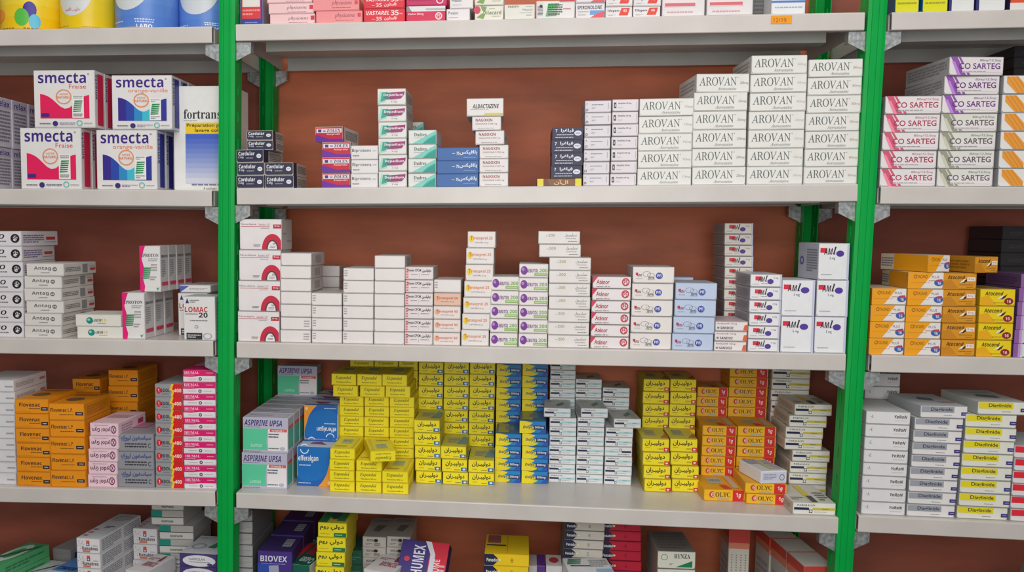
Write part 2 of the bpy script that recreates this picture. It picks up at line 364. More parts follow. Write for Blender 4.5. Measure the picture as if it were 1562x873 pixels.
def stack(kn, sh, u0, u1, vt, n=None, where='', y=.010, vb=None, L=.10, u0t=None, yaw=0, hb=None, base=None, dx=None, jit=1., flip=(), yaws=None, start=0, kinds=None, kl=None):
    """a stack of n alike cartons: left/right pixel of the lowest front, pixel row of the stack's top front edge"""
    q = SH[sh]
    x = x_at(u0, y, shelf_z(sh, .5))
    if vb is not None:       # depth from where the front meets the shelf
        lo, hi = -.01, .27
        for _ in range(30):
            y = (lo + hi) / 2; x = x_at(u0, y, shelf_z(sh, .5)); x = x_at(u0, y, shelf_z(sh, x))
            if proj(x, y, shelf_z(sh, x))[1] > vb: lo = y
            else: hi = y
    zb = shelf_z(sh, x)
    if base is not None: zb = base['zt'](x)
    x = x_at(u0, y, zb); x1 = x_at(u1, y, zb); w = x1 - x - .0007; xc = (x + x1) / 2
    zbc = base['zt'](xc) if base is not None else shelf_z(sh, xc); zt = z_at(vt, xc, y)
    if n is None:
        hh = z_at(vt, xc, y) - z_at(vt + hb, xc, y); n = max(1, round((zt - zbc) / hh))
    h = (zt - zbc) / n
    if h < .004: print('BAD HEIGHT', kn, where, h)
    for i in range(n):
        z = zbc + i * h; uu = u0 + ((u0t - u0) * i / (n - 1) if (u0t is not None and n > 1) else 0)
        xl = x_at(uu, y, z) if u0t is not None else x
        if dx and i in dx: xl = x_at(dx[i], y, z)
        cx = xl + w / 2 + rnd.uniform(-.0004, .0004) * jit; yw = yaw + (yaws or {}).get(i, 0) + rnd.uniform(-.5, .5) * jit
        yr = math.radians(yw); yy = y + rnd.uniform(0, .0025) * jit
        kk = (kinds or {}).get(i, kn)
        loc = (cx - math.sin(yr) * L / 2, yy + math.cos(yr) * L / 2, z + .0002)
        look = K[kk]['look']
        hid = HID.get(kn + '|' + where, 0)
        if i < hid:
            place_hidden(kk, w, h - .0005, L, loc, (0, -math.atan(q['s']), yr)); REG.setdefault(kn + '|' + where, []).append(None); continue
        if n == 1: lab = '%s, %s' % (look, where)
        else:
            od = 'topmost' if i == n - 1 else (ORD[n - 1 - i] + ' from top' if hid else (ORD[i] if i == 0 else ORD[i] + ' up'))
            lab = '%s, %s %s' % (look, od, where)
        e = place(kk, w, h - .0005, L, loc, (0, -math.atan(q['s']), yr), lab, flip is True or i in (flip or ())); REG.setdefault(kn + '|' + where, []).append(e.name)
    ss = q['s']
    return dict(zt=lambda X, z0=zt + .0002, xc=xc, s=ss: z0 + s * (X - xc), y=y, x0=x, x1=x1, w=w, h=h, n=n)
# ------------------------------------------------------------------ carton designs
W_ = (232, 228, 226); CR = (232, 228, 218); BK = (30, 28, 32); GY = (120, 118, 120); LG = (165, 163, 165); NV = (38, 38, 88); RD = (205, 30, 45); PU = (62, 34, 132); SEA = (30, 150, 130)
YE = (246, 226, 10)
sm_logos = [M(.09, .05, .27, .09, GY, 1), E(.35, .07, .045, .045, (60, 40, 120)), M(.42, .05, .68, .09, (90, 80, 130), 2), O(.75, .08, .05, .05, (110, 190, 180), .7), M(.82, .06, .96, .09, LG, 1)]
def scribble(x0, y0, x1, y1, c=(20, 140, 80), n=6):
    r = random.Random(5); out = []
    for i in range(n):
        yy = y0 + (y1 - y0) * i / n; d = (x1 - x0) * .25 * (i / n - .5)
        out.append(P([(x0 + d, yy), (x1 + d, yy + (y1 - y0) * .05), (x1 + d, yy + (y1 - y0) / n * .8), (x0 + d, yy + (y1 - y0) / n * .75)], c))
    return out
def smecta(sub, sc, cols, side):
    f = [T('smecta', .07, .775, .86, .95, PU, 'b'), O(.9, .93, .015, .015, PU, .6), T(sub, .27 if len(sub) > 8 else .58, .665 if len(sub) > 8 else .68, .93 if len(sub) > 8 else .86, .755, sc, 'r')]
    n = len(cols); x0, x1 = .1, .91
    def wave(x): return .60 - .26 * math.exp(-((x - .52) / .22) ** 2) - .02 * x
    for i, c in enumerate(cols):
        a, b = x0 + (x1 - x0) * i / n, x0 + (x1 - x0) * (i + 1) / n; xs = [a + (b - a) * j / 4 for j in range(5)]
        f.append(P([(a, .16), (b, .16)] + [(x, wave(x)) for x in xs[::-1]], c))
    f += [O(.49, .54, .13, .13, (235, 150, 90), .86), T('ARÔME', .42, .57, .56, .61, (230, 130, 80), 'r'), T('NATUREL', .38, .51, .6, .55, (230, 130, 80), 'b'),
          R(.63, .17, .82, .57, (240, 238, 236)), M(.65, .5, .8, .56, GY, 2)] + scribble(.66, .27, .79, .48) + [M(.65, .19, .8, .25, GY, 2)]
    if cols[0][0] > 150: f.append(R(.12, .19, .25, .25, PU))
    return f + sm_logos
kind('smf', 'square white carton with pink wave panel', 'white cartons with pink wave', W_, smecta('Fraise', (222, 70, 60), [(232, 20, 90)] * 3, 0), right=[R(.25, .05, .85, .95, (225, 40, 80)), T('smecta', .03, .5, .2, .93, PU, 'b', 90)])
kind('smo', 'square white carton with blue wave panel', 'white cartons with blue wave', W_, smecta('orange-vanille', (228, 130, 90), [(52, 34, 140), (40, 70, 170), (40, 140, 200), (60, 190, 210), (40, 110, 190), (44, 50, 150)], 0), right=[R(.3, .05, .85, .95, (40, 44, 140)), T('smecta', .05, .45, .25, .95, PU, 'b', 90)], side=(205, 205, 215))
fl = [T('fortrans', .17, .69, .8, .78, (40, 40, 45), 's'), M(.17, .665, .4, .68, LG, 1), R(.2, .547, 1, .654, (246, 206, 30)), T('Préparation pour', .22, .603, .92, .645, BK, 'rb'), T('lavage colique', .36, .557, .93, .598, BK, 'rb')]
for i in range(10):
    t = i / 9; c = tuple(int(a + (b - a) * t) for a, b in zip((66, 98, 200), (214, 214, 228))); fl.append(R(.2, .547 - .047 * (i + 1), 1, .547 - .047 * i, c))
fl += [M(.3, .05, .95, .075, (120, 120, 150), 1), T('4 sachets', .5, .015, .72, .04, GY, 'r')]
kind('fortrans', 'tall white carton with blue fade and yellow strip', '', (238, 236, 232), fl)
kind('relax', 'lilac-grey upright carton', 'lilac-grey cartons', (206, 200, 210), [M(.1, .2, .9, .6, GY, 6)], right=[R(0, .8, 1, .97, (190, 182, 205)), T('relax', .1, .82, .9, .95, (70, 50, 110), 'b')] + [M(.08, .1, .92, .76, (130, 124, 138), 9)])
kind('hp', 'white carton with black round logo', 'white cartons with black round logo', (228, 222, 226), [T('TANO', .12, .5, .62, .8, BK, 'bi'), M(.3, .25, .66, .4, GY, 1), O(.86, .52, .1, .3, BK, .62), T('P5', .8, .38, .92, .68, BK, 'b')], right=[M(.04, .2, .6, .78, (120, 110, 150), 4), R(.66, .4, .92, .6, (210, 60, 60)), M(.6, .2, .95, .3, LG, 1)])
kind('antag', 'off-white carton with bold grey lettering', 'off-white cartons with grey lettering', (226, 221, 214), [T('Antag', .2, .42, .66, .76, (92, 88, 90), 'b'), O(.76, .55, .06, .17, (110, 106, 106), .6), T('2', .74, .45, .78, .65, (110, 106, 106)), M(.38, .2, .62, .32, GY, 1)], right=[M(.04, .3, .5, .7, GY, 3), R(.56, .15, .72, .85, (150, 148, 150)), R(.8, .3, .97, .5, (215, 70, 60)), M(.78, .6, .97, .7, LG, 1)])
kind('amor', 'cream carton with green globe logo', 'cream cartons with green globe', CR, [E(.31, .5, .075, .28, (20, 140, 125)), E(.29, .56, .03, .1, (150, 215, 205)), T('AMOR', .38, .4, .57, .64, (30, 60, 50), 'sbi'), T('10', .59, .42, .68, .66, (225, 190, 40), 'r'), M(.48, .24, .66, .32, GY, 1)])
pro = [P([(0, 0), (.2, 0), (.24, .12), (.14, .3), (.22, .5), (.1, .72), (.2, .9), (.28, 1), (0, 1)], (232, 20, 120)), T('IPROTON', .1, .76, .92, .83, (40, 40, 60), 's'), M(.42, .66, .9, .74, LG, 2)] + scribble(.16, .28, .52, .54, (20, 135, 75)) + [M(.55, .45, .85, .62, LG, 3), M(.5, .25, .8, .35, LG, 2), P([(.78, .1), (.86, .03), (.94, .12), (.86, .08)], (20, 160, 110))]
kind('proton', 'upright white carton with magenta edge', 'upright white cartons with magenta edge', W_, pro, right=[T('IPROTON', .08, .74, .92, .8, (50, 50, 70), 's'), M(.1, .32, .6, .7, LG, 8), R(.1, .13, .9, .21, (225, 70, 100))], side=(222, 218, 218))
kind('lomac', 'upright white carton with red capitals', 'upright white cartons with red capitals', W_, [P([(.06, .84), (.12, .96), (.18, .84)], (40, 60, 110)), M(.2, .85, .5, .93, GY, 2), T('LOMAC', .04, .64, .76, .76, RD, 'b'), M(.05, .58, .45, .62, GY, 1), T('20', .48, .52, .76, .63, BK, 'bi'), M(.2, .43, .75, .47, GY, 1), O(.4, .31, .06, .04, LG, .6), R(.08, .02, .58, .17, (50, 50, 52)), M(.12, .05, .54, .14, (220, 220, 220), 2), O(.75, .1, .14, .07, LG, .8)], side=(190, 196, 196), right=[M(.1, .1, .8, .9, LG, 9)], left=[M(.1, .1, .8, .9, LG, 9)])
kind('tipped', 'white carton with blue corner', '', W_, [P([(0, 0), (.3, .9), (0, .9)], (80, 100, 180)), M(.3, .3, .9, .6, LG, 2)], topel=[M(.1, .2, .9, .8, LG, 6)])
kind('plainL', 'plain white carton', 'plain white cartons far left', (226, 224, 226), [M(.8, .3, .98, .6, LG, 1)], right=[M(.05, .3, .6, .7, LG, 3), R(.78, .4, .95, .62, (215, 120, 125))])
flo_s = [M(.1, .2, .9, .8, (200, 120, 20), 4)]
kind('flo', 'orange carton with navy pill mark', 'orange cartons', (240, 150, 16), [T('Flovenac', .13, .48, .75, .76, (52, 40, 40), 'b'), M(.42, .3, .75, .4, (120, 70, 20), 1), R(.78, .22, .98, .46, (40, 36, 50)), M(.82, .29, .94, .39, (220, 220, 220), 1), M(.05, .1, .5, .14, (200, 110, 10), 1)], side=(236, 148, 20), right=flo_s, topel=[E(.4, .45, .25, .16, (120, 90, 60)), M(.1, .75, .9, .9, (190, 110, 20), 2)])
kind('flolp', 'orange carton with smaller navy lettering', 'orange cartons', (242, 152, 16), [T('Flovenac', .04, .5, .5, .74, (52, 40, 40), 'b'), T('L.P.', .54, .5, .68, .72, (52, 40, 40), 'r'), M(.3, .3, .68, .38, (120, 70, 20), 1), R(.75, .3, .97, .5, (40, 36, 50)), M(.79, .36, .93, .44, (220, 220, 220), 1)], side=(236, 148, 20), right=flo_s, topel=[E(.45, .4, .25, .16, (120, 90, 60)), M(.1, .75, .9, .9, (190, 110, 20), 2)])
kind('xydol', 'pale pink carton with upside-down lettering', 'pale pink cartons', (244, 212, 222), [O(.17, .5, .1, .32, (130, 50, 90), .72), T('X', .12, .32, .22, .68, (130, 50, 90)), T('ydol Gyn', .28, .3, .93, .72, (122, 52, 92), 'b'), M(.35, .12, .85, .22, (190, 150, 170), 1)], right=[M(.1, .2, .5, .8, (190, 140, 165), 3), R(.7, .3, .9, .7, (200, 60, 110))], topel=[M(.1, .3, .9, .6, (190, 150, 165), 3)])
kind('spa', 'slate grey carton with blue script', 'slate grey cartons', (150, 150, 156), [T('سباسفون ليوك', .1, .6, .93, .9, (66, 76, 140), 'ab'), M(.12, .56, .3, .62, (66, 76, 140), 1), M(.2, .2, .8, .5, (50, 50, 60), 2), T('C', .84, .2, .92, .46, (40, 40, 50), 'r')], top=(158, 150, 158), topel=[R(.1, .5, .5, .9, (190, 120, 150))])
kind('edol', 'grey carton with red end', 'grey and red cartons', (156, 156, 160), [P([(.6, 0), (1, 0), (1, 1), (.64, 1), (.56, .6), (.66, .5)], (222, 26, 34)), P([(.56, 0), (.64, 0), (.7, .5), (.62, .6), (.68, 1), (.6, 1), (.53, .55), (.62, .45)], (244, 206, 40)), E(.13, .5, .09, .26, (215, 30, 50)), T('1', .11, .36, .15, .64, W_), T('EDOL', .22, .38, .54, .64, (40, 40, 46), 'b'), M(.25, .2, .5, .28, (80, 80, 84), 1), T('400', .7, .36, .96, .64, (255, 236, 236), 'bi')], side=(170, 168, 172))
kind('ibu', 'magenta and white carton', 'magenta and white cartons', (238, 232, 234), [R(0, .5, 1, 1, (226, 18, 112)), P([(0, .5), (.5, .5), (.25, .44), (0, .46)], (226, 18, 112)), T('IBUMAL', .04, .68, .5, .9, (250, 220, 235), 's'), M(.04, .56, .35, .63, (250, 200, 225), 1), M(.72, .72, .94, .82, (250, 200, 225), 1), O(.53, .26, .05, .14, (60, 50, 60), .5), M(.15, .22, .42, .3, LG, 1), M(.64, .22, .9, .3, LG, 1)], side=(228, 222, 226), top=(235, 190, 212), topel=[R(0, 0, 1, .5, (226, 18, 112))])
kind('greenb', 'mint green carton', 'mint green cartons', (70, 170, 104), [E(.2, .5, .1, .2, (20, 60, 40))], side=(86, 172, 112), right=[M(.08, .25, .9, .75, (50, 120, 80), 2)], topel=[O(.45, .5, .35, .4, (210, 226, 214), .6), P([(.1, .1), (.9, .8), (.9, .95), (.1, .3)], (40, 110, 80))])
kind('skyb', 'light blue carton with darker swirl', '', (110, 160, 220), [R(0, 0, 1, .3, W_)], top=(96, 150, 216), topel=[O(.6, .7, .3, .2, (60, 100, 190), .7), T('COMFORT', .1, .2, .9, .34, (30, 60, 120), 'bi'), R(0, 0, 1, .12, (220, 226, 232))])
kind('dimb', 'grey carton with navy side', '', (150, 150, 150), [M(.1, .3, .9, .6, LG, 2)], right=[R(.1, 0, 1, .7, (50, 60, 130))], top=(170, 172, 174))
kind('palew', 'pale grey carton with dark wedge', '', (214, 216, 218), [M(.1, .3, .9, .6, LG, 2)], topel=[P([(.2, .2), (.9, .7), (.95, .85), (.4, .4)], (40, 70, 70)), M(.1, .05, .7, .15, LG, 1)])
ru = [(.06, .5), (.12, .72), (.16, .6), (.1, .82), (.2, .44), (.24, .66), (.3, .56), (.18, .3), (.28, .78)]
kind('ruma', 'white carton with small orange and purple emblem', 'white cartons with orange emblem', (236, 232, 232), [R(.42, .62, .56, .86, (225, 90, 70)), R(.42, .5, .56, .68, (90, 60, 140)), E(.49, .6, .04, .06, W_), T('Rumabrex', .24, .22, .92, .46, (40, 36, 44), 'b'), R(.26, .08, .58, .2, (228, 120, 100)), M(.7, .5, .92, .58, GY, 1)] + [E(a, b, .013, .022, (50, 46, 54)) for a, b in ru], side=(220, 220, 224), right=[M(.04, .12, .5, .9, (140, 138, 144), 6), M(.56, .12, .97, .9, (140, 138, 144), 6)], topel=[M(.1, .05, .3, .4, (210, 120, 120), 3), M(.4, .4, .8, .5, (80, 70, 110), 2), M(.15, .7, .9, .92, LG, 4)])
kind('nop', 'white and teal carton', 'white and teal cartons', (228, 226, 220), [R(0, .56, .34, 1, (36, 150, 132)), R(.34, .56, 1, 1, (196, 194, 188)), R(0, .51, 1, .56, (60, 58, 60)), T('NOPAIN', .32, .17, .68, .32, (60, 58, 62), 'b')], side=(196, 196, 192))
kind('napro', 'purple carton with white oval', 'purple cartons with white oval', (74, 62, 120), [E(.52, .45, .44, .44, (228, 226, 232)), T('NAPROLAN', .26, .48, .68, .66, (60, 50, 90), 'r'), M(.26, .3, .8, .4, GY, 1), E(.8, .2, .07, .1, (80, 60, 130))], top=(206, 208, 212), topel=[P([(.55, .35), (.75, .3), (.9, .6), (.7, .7)], (60, 130, 100)), O(.3, .4, .2, .15, (160, 160, 170), .7), M(.1, .8, .5, .9, LG, 2)])
# middle bay, top shelf
kind('navyb', 'royal blue carton with white and red label', '', (44, 64, 158), [R(.07, .2, .9, .98, (222, 56, 56)), R(.1, .5, .87, 1.4, (234, 226, 222)), M(.1, .27, .87, .46, (240, 150, 150), 2), M(.2, .08, .75, .13, (140, 150, 210), 1)], side=(168, 160, 164))
kind('physp', 'pale pink carton with italic lettering', 'pale pink cartons with italics', (246, 204, 204), [T('physiotens', .4, .35, .85, .76, (100, 60, 70), 'i'), M(.42, .12, .84, .2, (160, 110, 120), 1), R(.91, .4, .99, .8, (215, 50, 70))])
kind('physr', 'salmon pink carton with italic lettering', 'salmon pink cartons with italics', (244, 150, 152), [T('physiotens', .4, .4, .84, .82, (130, 60, 80), 'i'), M(.42, .2, .82, .28, (170, 80, 100), 1), R(.9, .5, .97, .8, (226, 70, 80))])
kind('vast', 'red carton with white capitals', 'red cartons with white capitals', (226, 44, 62), [T('VASTAREL', .06, .54, .62, .84, (252, 226, 226), 'bi'), T('35', .66, .5, .85, .88, (252, 226, 226), 'bi'), T('mg', .87, .56, .94, .66, (252, 226, 226), 'r'), T('فاستارين', .5, .12, .8, .44, (252, 220, 220), 'ab'), T('35', .3, .12, .44, .4, (252, 220, 220), 'bi'), M(.2, .2, .27, .26, (252, 210, 210), 1)], top=(210, 50, 66))
kind('vastr', 'crimson carton with white round logo', 'crimson cartons with white logo', (216, 44, 84), [R(0, .66, 1, 1, (232, 226, 228)), P([(0, .66), (.14, .66), (.05, 1), (0, 1)], (150, 140, 150)), R(.5, .74, 1, .86, (190, 184, 188)), T('Vastor 20mg', .04, .4, .44, .56, (250, 220, 228), 'b'), O(.83, .35, .09, .24, (250, 220, 228), .7), T('P3', .79, .24, .87, .48, (250, 220, 228))])
kind('vasttop', 'crimson carton with plain front', '', (206, 40, 100), [O(.83, .35, .09, .24, (250, 220, 228), .7), M(.05, .3, .6, .5, (180, 30, 80), 1)])
kind('prex', 'white carton with short black lettering', 'white cartons with short lettering', (236, 230, 230), [T('Prexion', .08, .55, .5, .8, (60, 60, 70), 'r'), M(.1, .25, .5, .34, LG, 1)])
kind('dila', 'cream carton with green leaf and red dot', 'cream cartons with leaf print', (234, 230, 216), [P([(.2, 1), (.42, .92), (.36, .6), (.26, .66)], (130, 165, 90)), P([(.06, .2), (.3, .1), (.36, .4), (.26, .5)], (130, 165, 90)), E(.08, .72, .12, .26, (214, 70, 96)), T('Dilacard', .3, .4, .92, .66, (120, 140, 90), 'b'), M(.5, .76, .7, .84, (150, 150, 130), 1), M(.6, .24, .9, .32, (150, 150, 130), 1)])
kind('trit', 'off-white carton with small green heading', '', (230, 228, 218), [T('TRISTN', .1, .8, .48, .93, (70, 90, 80), 's'), M(.7, .82, .92, .9, LG, 1), T('Mexicol', .6, .58, .92, .72, (130, 140, 140), 'r'), M(.5, .42, .92, .47, LG, 1), M(.72, .25, .92, .33, LG, 1)])
kind('scrib', 'white carton with green barcode sticker', '', (234, 230, 228), [R(.02, .15, .18, .95, (220, 218, 216)), M(.03, .2, .17, .75, BK, 7), E(.12, .72, .04, .08, BK)] + scribble(.28, .14, .56, .88, (30, 190, 80), 7) + [M(.3, .2, .68, .84, (40, 80, 60), 5), M(.7, .5, .9, .62, (200, 120, 140), 1), R(.6, .95, 1, 1, (215, 40, 90))])
kind('spiro', 'white carton with blue and red corner', 'white cartons with blue-red corner', (234, 228, 230), [T('SPIRONOLONE', .06, .6, .9, .84, (50, 50, 60), 'b'), M(.08, .4, .44, .5, LG, 1), M(.08, .2, .35, .28, (150, 160, 110), 1), R(.49, .24, .96, .52, (110, 160, 220)), P([(.49, .02), (.98, .02), (.98, .48), (.7, .28)], (232, 90, 100))])
kind('tilo', 'white carton with small red flag mark', 'white cartons with red flag mark', (236, 230, 230), [T('Tilogem', .07, .5, .52, .76, (46, 44, 50), 'bi'), P([(.5, .22), (.84, .22), (.92, .88), (.6, .88)], (232, 70, 50)), T('40', .66, .52, .8, .76, (250, 220, 210)), M(.1, .2, .4, .3, LG, 2)])
kind('whred', 'large white carton with pink rule', 'large white cartons with pink rule', (234, 228, 228), [T('Fluidibronc', .05, .86, .3, .96, (60, 60, 70), 'b'), R(.32, .8, .62, .93, (70, 70, 80)), M(.05, .64, .34, .74, GY, 1), R(.04, .3, .8, .52, (240, 226, 226)), R(.06, .32, .78, .42, (222, 110, 120)), M(.12, .1, .72, .18, (226, 160, 160), 1)])
kind('superst', 'white carton with blue rule', '', (236, 236, 238), [T('SUPERSTAT', .1, .78, .66, .9, (70, 90, 130), 'b'), R(.7, .8, .9, .94, (150, 160, 180)), R(0, .46, 1, .54, (70, 130, 200)), M(.1, .24, .92, .32, (150, 180, 210), 1)])
kind('greyp', 'dark grey carton at the back', '', (110, 108, 108), [M(.1, .2, .9, .8, (80, 80, 80), 4)])
# middle bay, second shelf
kind('card', 'navy carton with white lettering', 'navy cartons with white lettering', (44, 46, 74), [T('Cardular', .07, .55, .68, .86, (240, 240, 244), 'b'), T('2 mg', .07, .3, .26, .5, (230, 230, 236), 'b'), M(.36, .3, .62, .4, (190, 190, 200), 1), E(.84, .5, .09, .17, (232, 232, 238)), M(.79, .46, .89, .54, NV, 1)], side=(205, 196, 186), top=(52, 54, 82), right=[R(0, 0, .24, 1, (44, 46, 74)), M(.3, .2, .95, .85, GY, 5)])
kind('zolex', 'red and violet carton with white band', 'red and violet cartons', (206, 34, 54), [R(.04, .6, .96, .88, (236, 224, 230)), R(0, 0, 1, .2, (110, 40, 160)), P([(0, .2), (.5, .2), (0, .5)], (110, 40, 160)), R(.1, .64, .22, .84, (60, 60, 120)), T('ZOLEX', .42, .64, .92, .85, (50, 40, 80), 's'), M(.28, .66, .38, .82, (60, 60, 120), 2), T('Risoprolol', .42, .42, .9, .56, (250, 210, 214), 'b')], side=(206, 198, 192), top=(200, 60, 76), right=[R(0, 0, .06, 1, (206, 34, 54)), M(.15, .2, .9, .8, GY, 5)])
kind('bip', 'white carton with thin black lettering', 'white cartons with thin lettering', (236, 231, 230), [T('Biprotens', .04, .48, .74, .78, (48, 46, 52), 'r'), M(.8, .58, .94, .66, GY, 1), T('Bisoprolol', .06, .2, .3, .34, (60, 60, 66), 'b')])
kind('depa', 'white carton with maroon swoosh and green flare', 'white cartons with maroon swoosh', (234, 230, 226), [P([(.02, .08), (.3, .2), (.2, .5), (.34, .72), (.1, .85), (.05, .5)], (170, 222, 206)), P([(.1, .2), (.3, .3), (.22, .55), (.36, .8), (.16, .78)], (60, 170, 140)), P([(.3, .34), (.82, .38), (.94, .62), (.96, .82), (.4, .76), (.22, .6)], (160, 56, 116)), P([(.2, .42), (.4, .36), (.5, .76), (.3, .76)], (70, 130, 130)), T('Depadium', .22, .5, .9, .7, (250, 240, 246), 'b'), M(.44, .3, .7, .35, LG, 1), T('6 mg', .48, .14, .68, .24, (90, 90, 96), 'r')], side=(206, 202, 196), right=[M(.1, .2, .9, .8, LG, 5)])
kind('dud', 'white and turquoise diagonal carton', 'white and turquoise cartons', (232, 232, 226), [P([(.12, .04), (.98, .04), (.98, .96)], (50, 178, 160)), P([(.12, .04), (.5, .04), (.7, .4), (.98, .7), (.98, .96)], (130, 210, 196)), P([(.5, .04), (.98, .04), (.98, .62)], (34, 160, 142)), T('Dudrex', .2, .56, .66, .8, (70, 100, 100), 's'), M(.2, .42, .5, .48, LG, 1)], side=(200, 206, 200))
kind('blu', 'bright blue carton with white script', 'bright blue cartons with script', (62, 108, 172), [T('بلافيكس', .54, .44, .96, .8, (240, 244, 250), 'ab'), T('75', .46, .46, .53, .68, (240, 244, 250)), M(.36, .5, .43, .6, (220, 230, 244), 1), M(.64, .2, .92, .28, (150, 186, 226), 1)], side=(52, 106, 180), top=(70, 120, 190))
kind('nag', 'white carton with dark red heading', 'white cartons with dark red heading', (238, 230, 228), [T('NAGOXIN', .12, .64, .7, .84, (150, 50, 60), 'b'), T('DIGOXINE 0.250 mg', .12, .4, .86, .52, (100, 80, 84), 'r'), M(.2, .12, .76, .2, LG, 1)], side=(208, 200, 196), right=[M(.2, .3, .6, .7, LG, 2)])
kind('alda', 'white carton with yellow corner strip', '', (236, 231, 228), [T('ALDACTAZINE', .16, .44, .88, .68, (40, 40, 46), 'bi'), M(.1, .36, .6, .41, GY, 1), R(.48, .08, .98, .18, (220, 206, 50))], side=(206, 200, 196))
kind('gold', 'flat brown and yellow carton', '', (140, 96, 56), [R(0, 0, .14, 1, (236, 220, 60)), R(.86, 0, 1, 1, (236, 220, 60)), P([(.14, 0), (.3, 0), (.2, 1), (.14, 1)], (120, 70, 60)), T('الآن', .38, .15, .7, .85, (226, 190, 150), 'ab')], top=(226, 206, 80))
kind('via', 'dark navy carton with white script', 'dark navy cartons with script', (50, 48, 80), [T('فياغرا', .28, .56, .7, .88, (240, 240, 246), 'ab'), T('7', .1, .6, .16, .84, (240, 240, 246)), M(.14, .34, .68, .46, (210, 210, 222), 1), M(.1, .12, .68, .26, (200, 200, 214), 1), E(.83, .52, .12, .2, (226, 226, 236)), M(.76, .47, .9, .57, NV, 1)], side=(70, 66, 84))
kind('ga', 'white carton with tiny square icon', 'white cartons with tiny icons', (228, 222, 228), [M(.26, .6, .7, .72, GY, 1), O(.08, .24, .05, .1, (60, 60, 66), .6), M(.06, .62, .1, .8, (60, 60, 66), 2), M(.26, .3, .42, .44, LG, 2), R(.88, .3, .91, .8, (190, 186, 190))], side=(180, 172, 176))
kind('gb', 'white carton with tiny dark tablet icon', 'white cartons with tablet icons', (232, 224, 228), [T('Amiptilec 20 mg', .22, .58, .72, .74, (60, 60, 66), 'b'), R(.06, .28, .15, .74, (60, 58, 64)), R(.09, .4, .12, .6, (230, 224, 228)), M(.22, .3, .4, .36, LG, 1), R(.92, .2, .94, .8, (190, 186, 190))], side=(180, 172, 176))
def arovan(mg, c): return [T('AROVAN', .05, .36, .76, .82, (84, 94, 94), 'us'), O(.785, .8, .008, .03, GY, .5), T(mg, .83, .42, .985, .58, c, 'i'), T('Atorvastatine', .4, .12, .76, .28, (110, 116, 116), 'i')]
for nm, mg, c, dsc in (('aro1', '10mg', (150, 160, 175), 'blue-grey'), ('aro2', '20mg', (110, 112, 112), 'grey'), ('aro4', '40mg', (190, 180, 178), 'pale'), ('aro8', '80mg', (178, 130, 132), 'reddish')):
    kind(nm, 'white carton with tall thin capitals', 'white cartons with tall thin capitals', (236, 234, 228), arovan(mg, c), side=(214, 212, 206), left=[M(.1, .2, .9, .8, LG, 3)])
# middle bay, third shelf
kind('nica', 'large white carton with crimson arch', 'large white cartons with crimson arch', (238, 230, 230), [T('Nicardipine', .03, .79, .4, .86, (110, 60, 70), 'r'), T('Sandoz LP', .45, .79, .72, .86, (130, 80, 90), 'i'), R(.03, .75, .72, .765, (205, 60, 80)), M(.5, .69, .7, .72, GY, 1), R(.8, .7, .99, .83, (196, 40, 66)), T('50 mg', .83, .74, .95, .8, W_), P([(min(.985, .78 + .25 * math.cos(math.pi * i / 20)), .02 + .5 * math.sin(math.pi * i / 20)) for i in range(21)], (206, 34, 66)), P([(.78 + .15 * math.cos(math.pi * i / 14), .02 + .31 * math.sin(math.pi * i / 14)) for i in range(15)], (96, 62, 62)), P([(.78 + .11 * math.cos(math.pi * i / 14), .02 + .26 * math.sin(math.pi * i / 14)) for i in range(15)], (240, 234, 234)), T('50', .79, .17, .85, .23, (80, 60, 64)), M(.72, .06, .86, .14, GY, 2), M(.33, .1, .5, .18, GY, 2)], side=(200, 194, 192), right=[M(.05, .5, .45, .56, LG, 1), M(.5, .25, .95, .32, LG, 1)])
kind('wA', 'blank white carton', 'blank white cartons', (238, 231, 228), [], side=(206, 200, 198), right=[R(.3, .2, .7, .8, (170, 166, 166))])
kind('wB', 'blank white carton with faint left print', 'white cartons with faint left print', (238, 231, 228), [M(.03, .3, .14, .88, (170, 164, 162), 3)], side=(206, 200, 198))
kind('wC', 'blank white carton with faint right print', 'white cartons with faint right print', (238, 231, 228), [M(.76, .2, .95, .8, (170, 164, 162), 3)], side=(206, 200, 198))
kind('digo', 'white carton with pink left tab', 'white cartons with pink tab', (236, 226, 226), [R(0, .05, .12, .95, (240, 196, 196)), M(.02, .1, .1, .9, (215, 90, 100), 4), T('Digoxin CPCM', .06, .6, .56, .84, (64, 54, 60), 'rb'), T('ديقوكسين', .6, .56, .92, .86, (64, 54, 60), 'ab'), M(.2, .38, .44, .46, GY, 1), M(.56, .38, .86, .46, GY, 1), R(.49, .2, .495, .5, GY)], side=(190, 182, 178))
def tens(s, c2): return [E(.14, .56, .1, .22, (244, 214, 60) if s == '25' else (240, 180, 150)), T('T', .1, .46, .18, .72, (206, 90, 50), 'b'), T('ensoprel ' + s, .18, .46, .9, .7, c2, 'b'), T('CAPTOPRIL ' + s + ' mg', .26, .26, .74, .36, (110, 96, 92), 'r')]
kind('ten50', 'white carton with orange-red lettering', 'white cartons with orange-red lettering', (240, 228, 222), tens('50', (214, 100, 74)), side=(210, 200, 194))
kind('ten50s', 'salmon carton with orange-red lettering', '', (236, 196, 172), tens('50', (206, 90, 60)), side=(210, 180, 160))
kind('ten25', 'white carton with yellow dot and orange lettering', 'white cartons with yellow dot', (240, 232, 228), tens('25', (220, 130, 90)), side=(210, 202, 196))
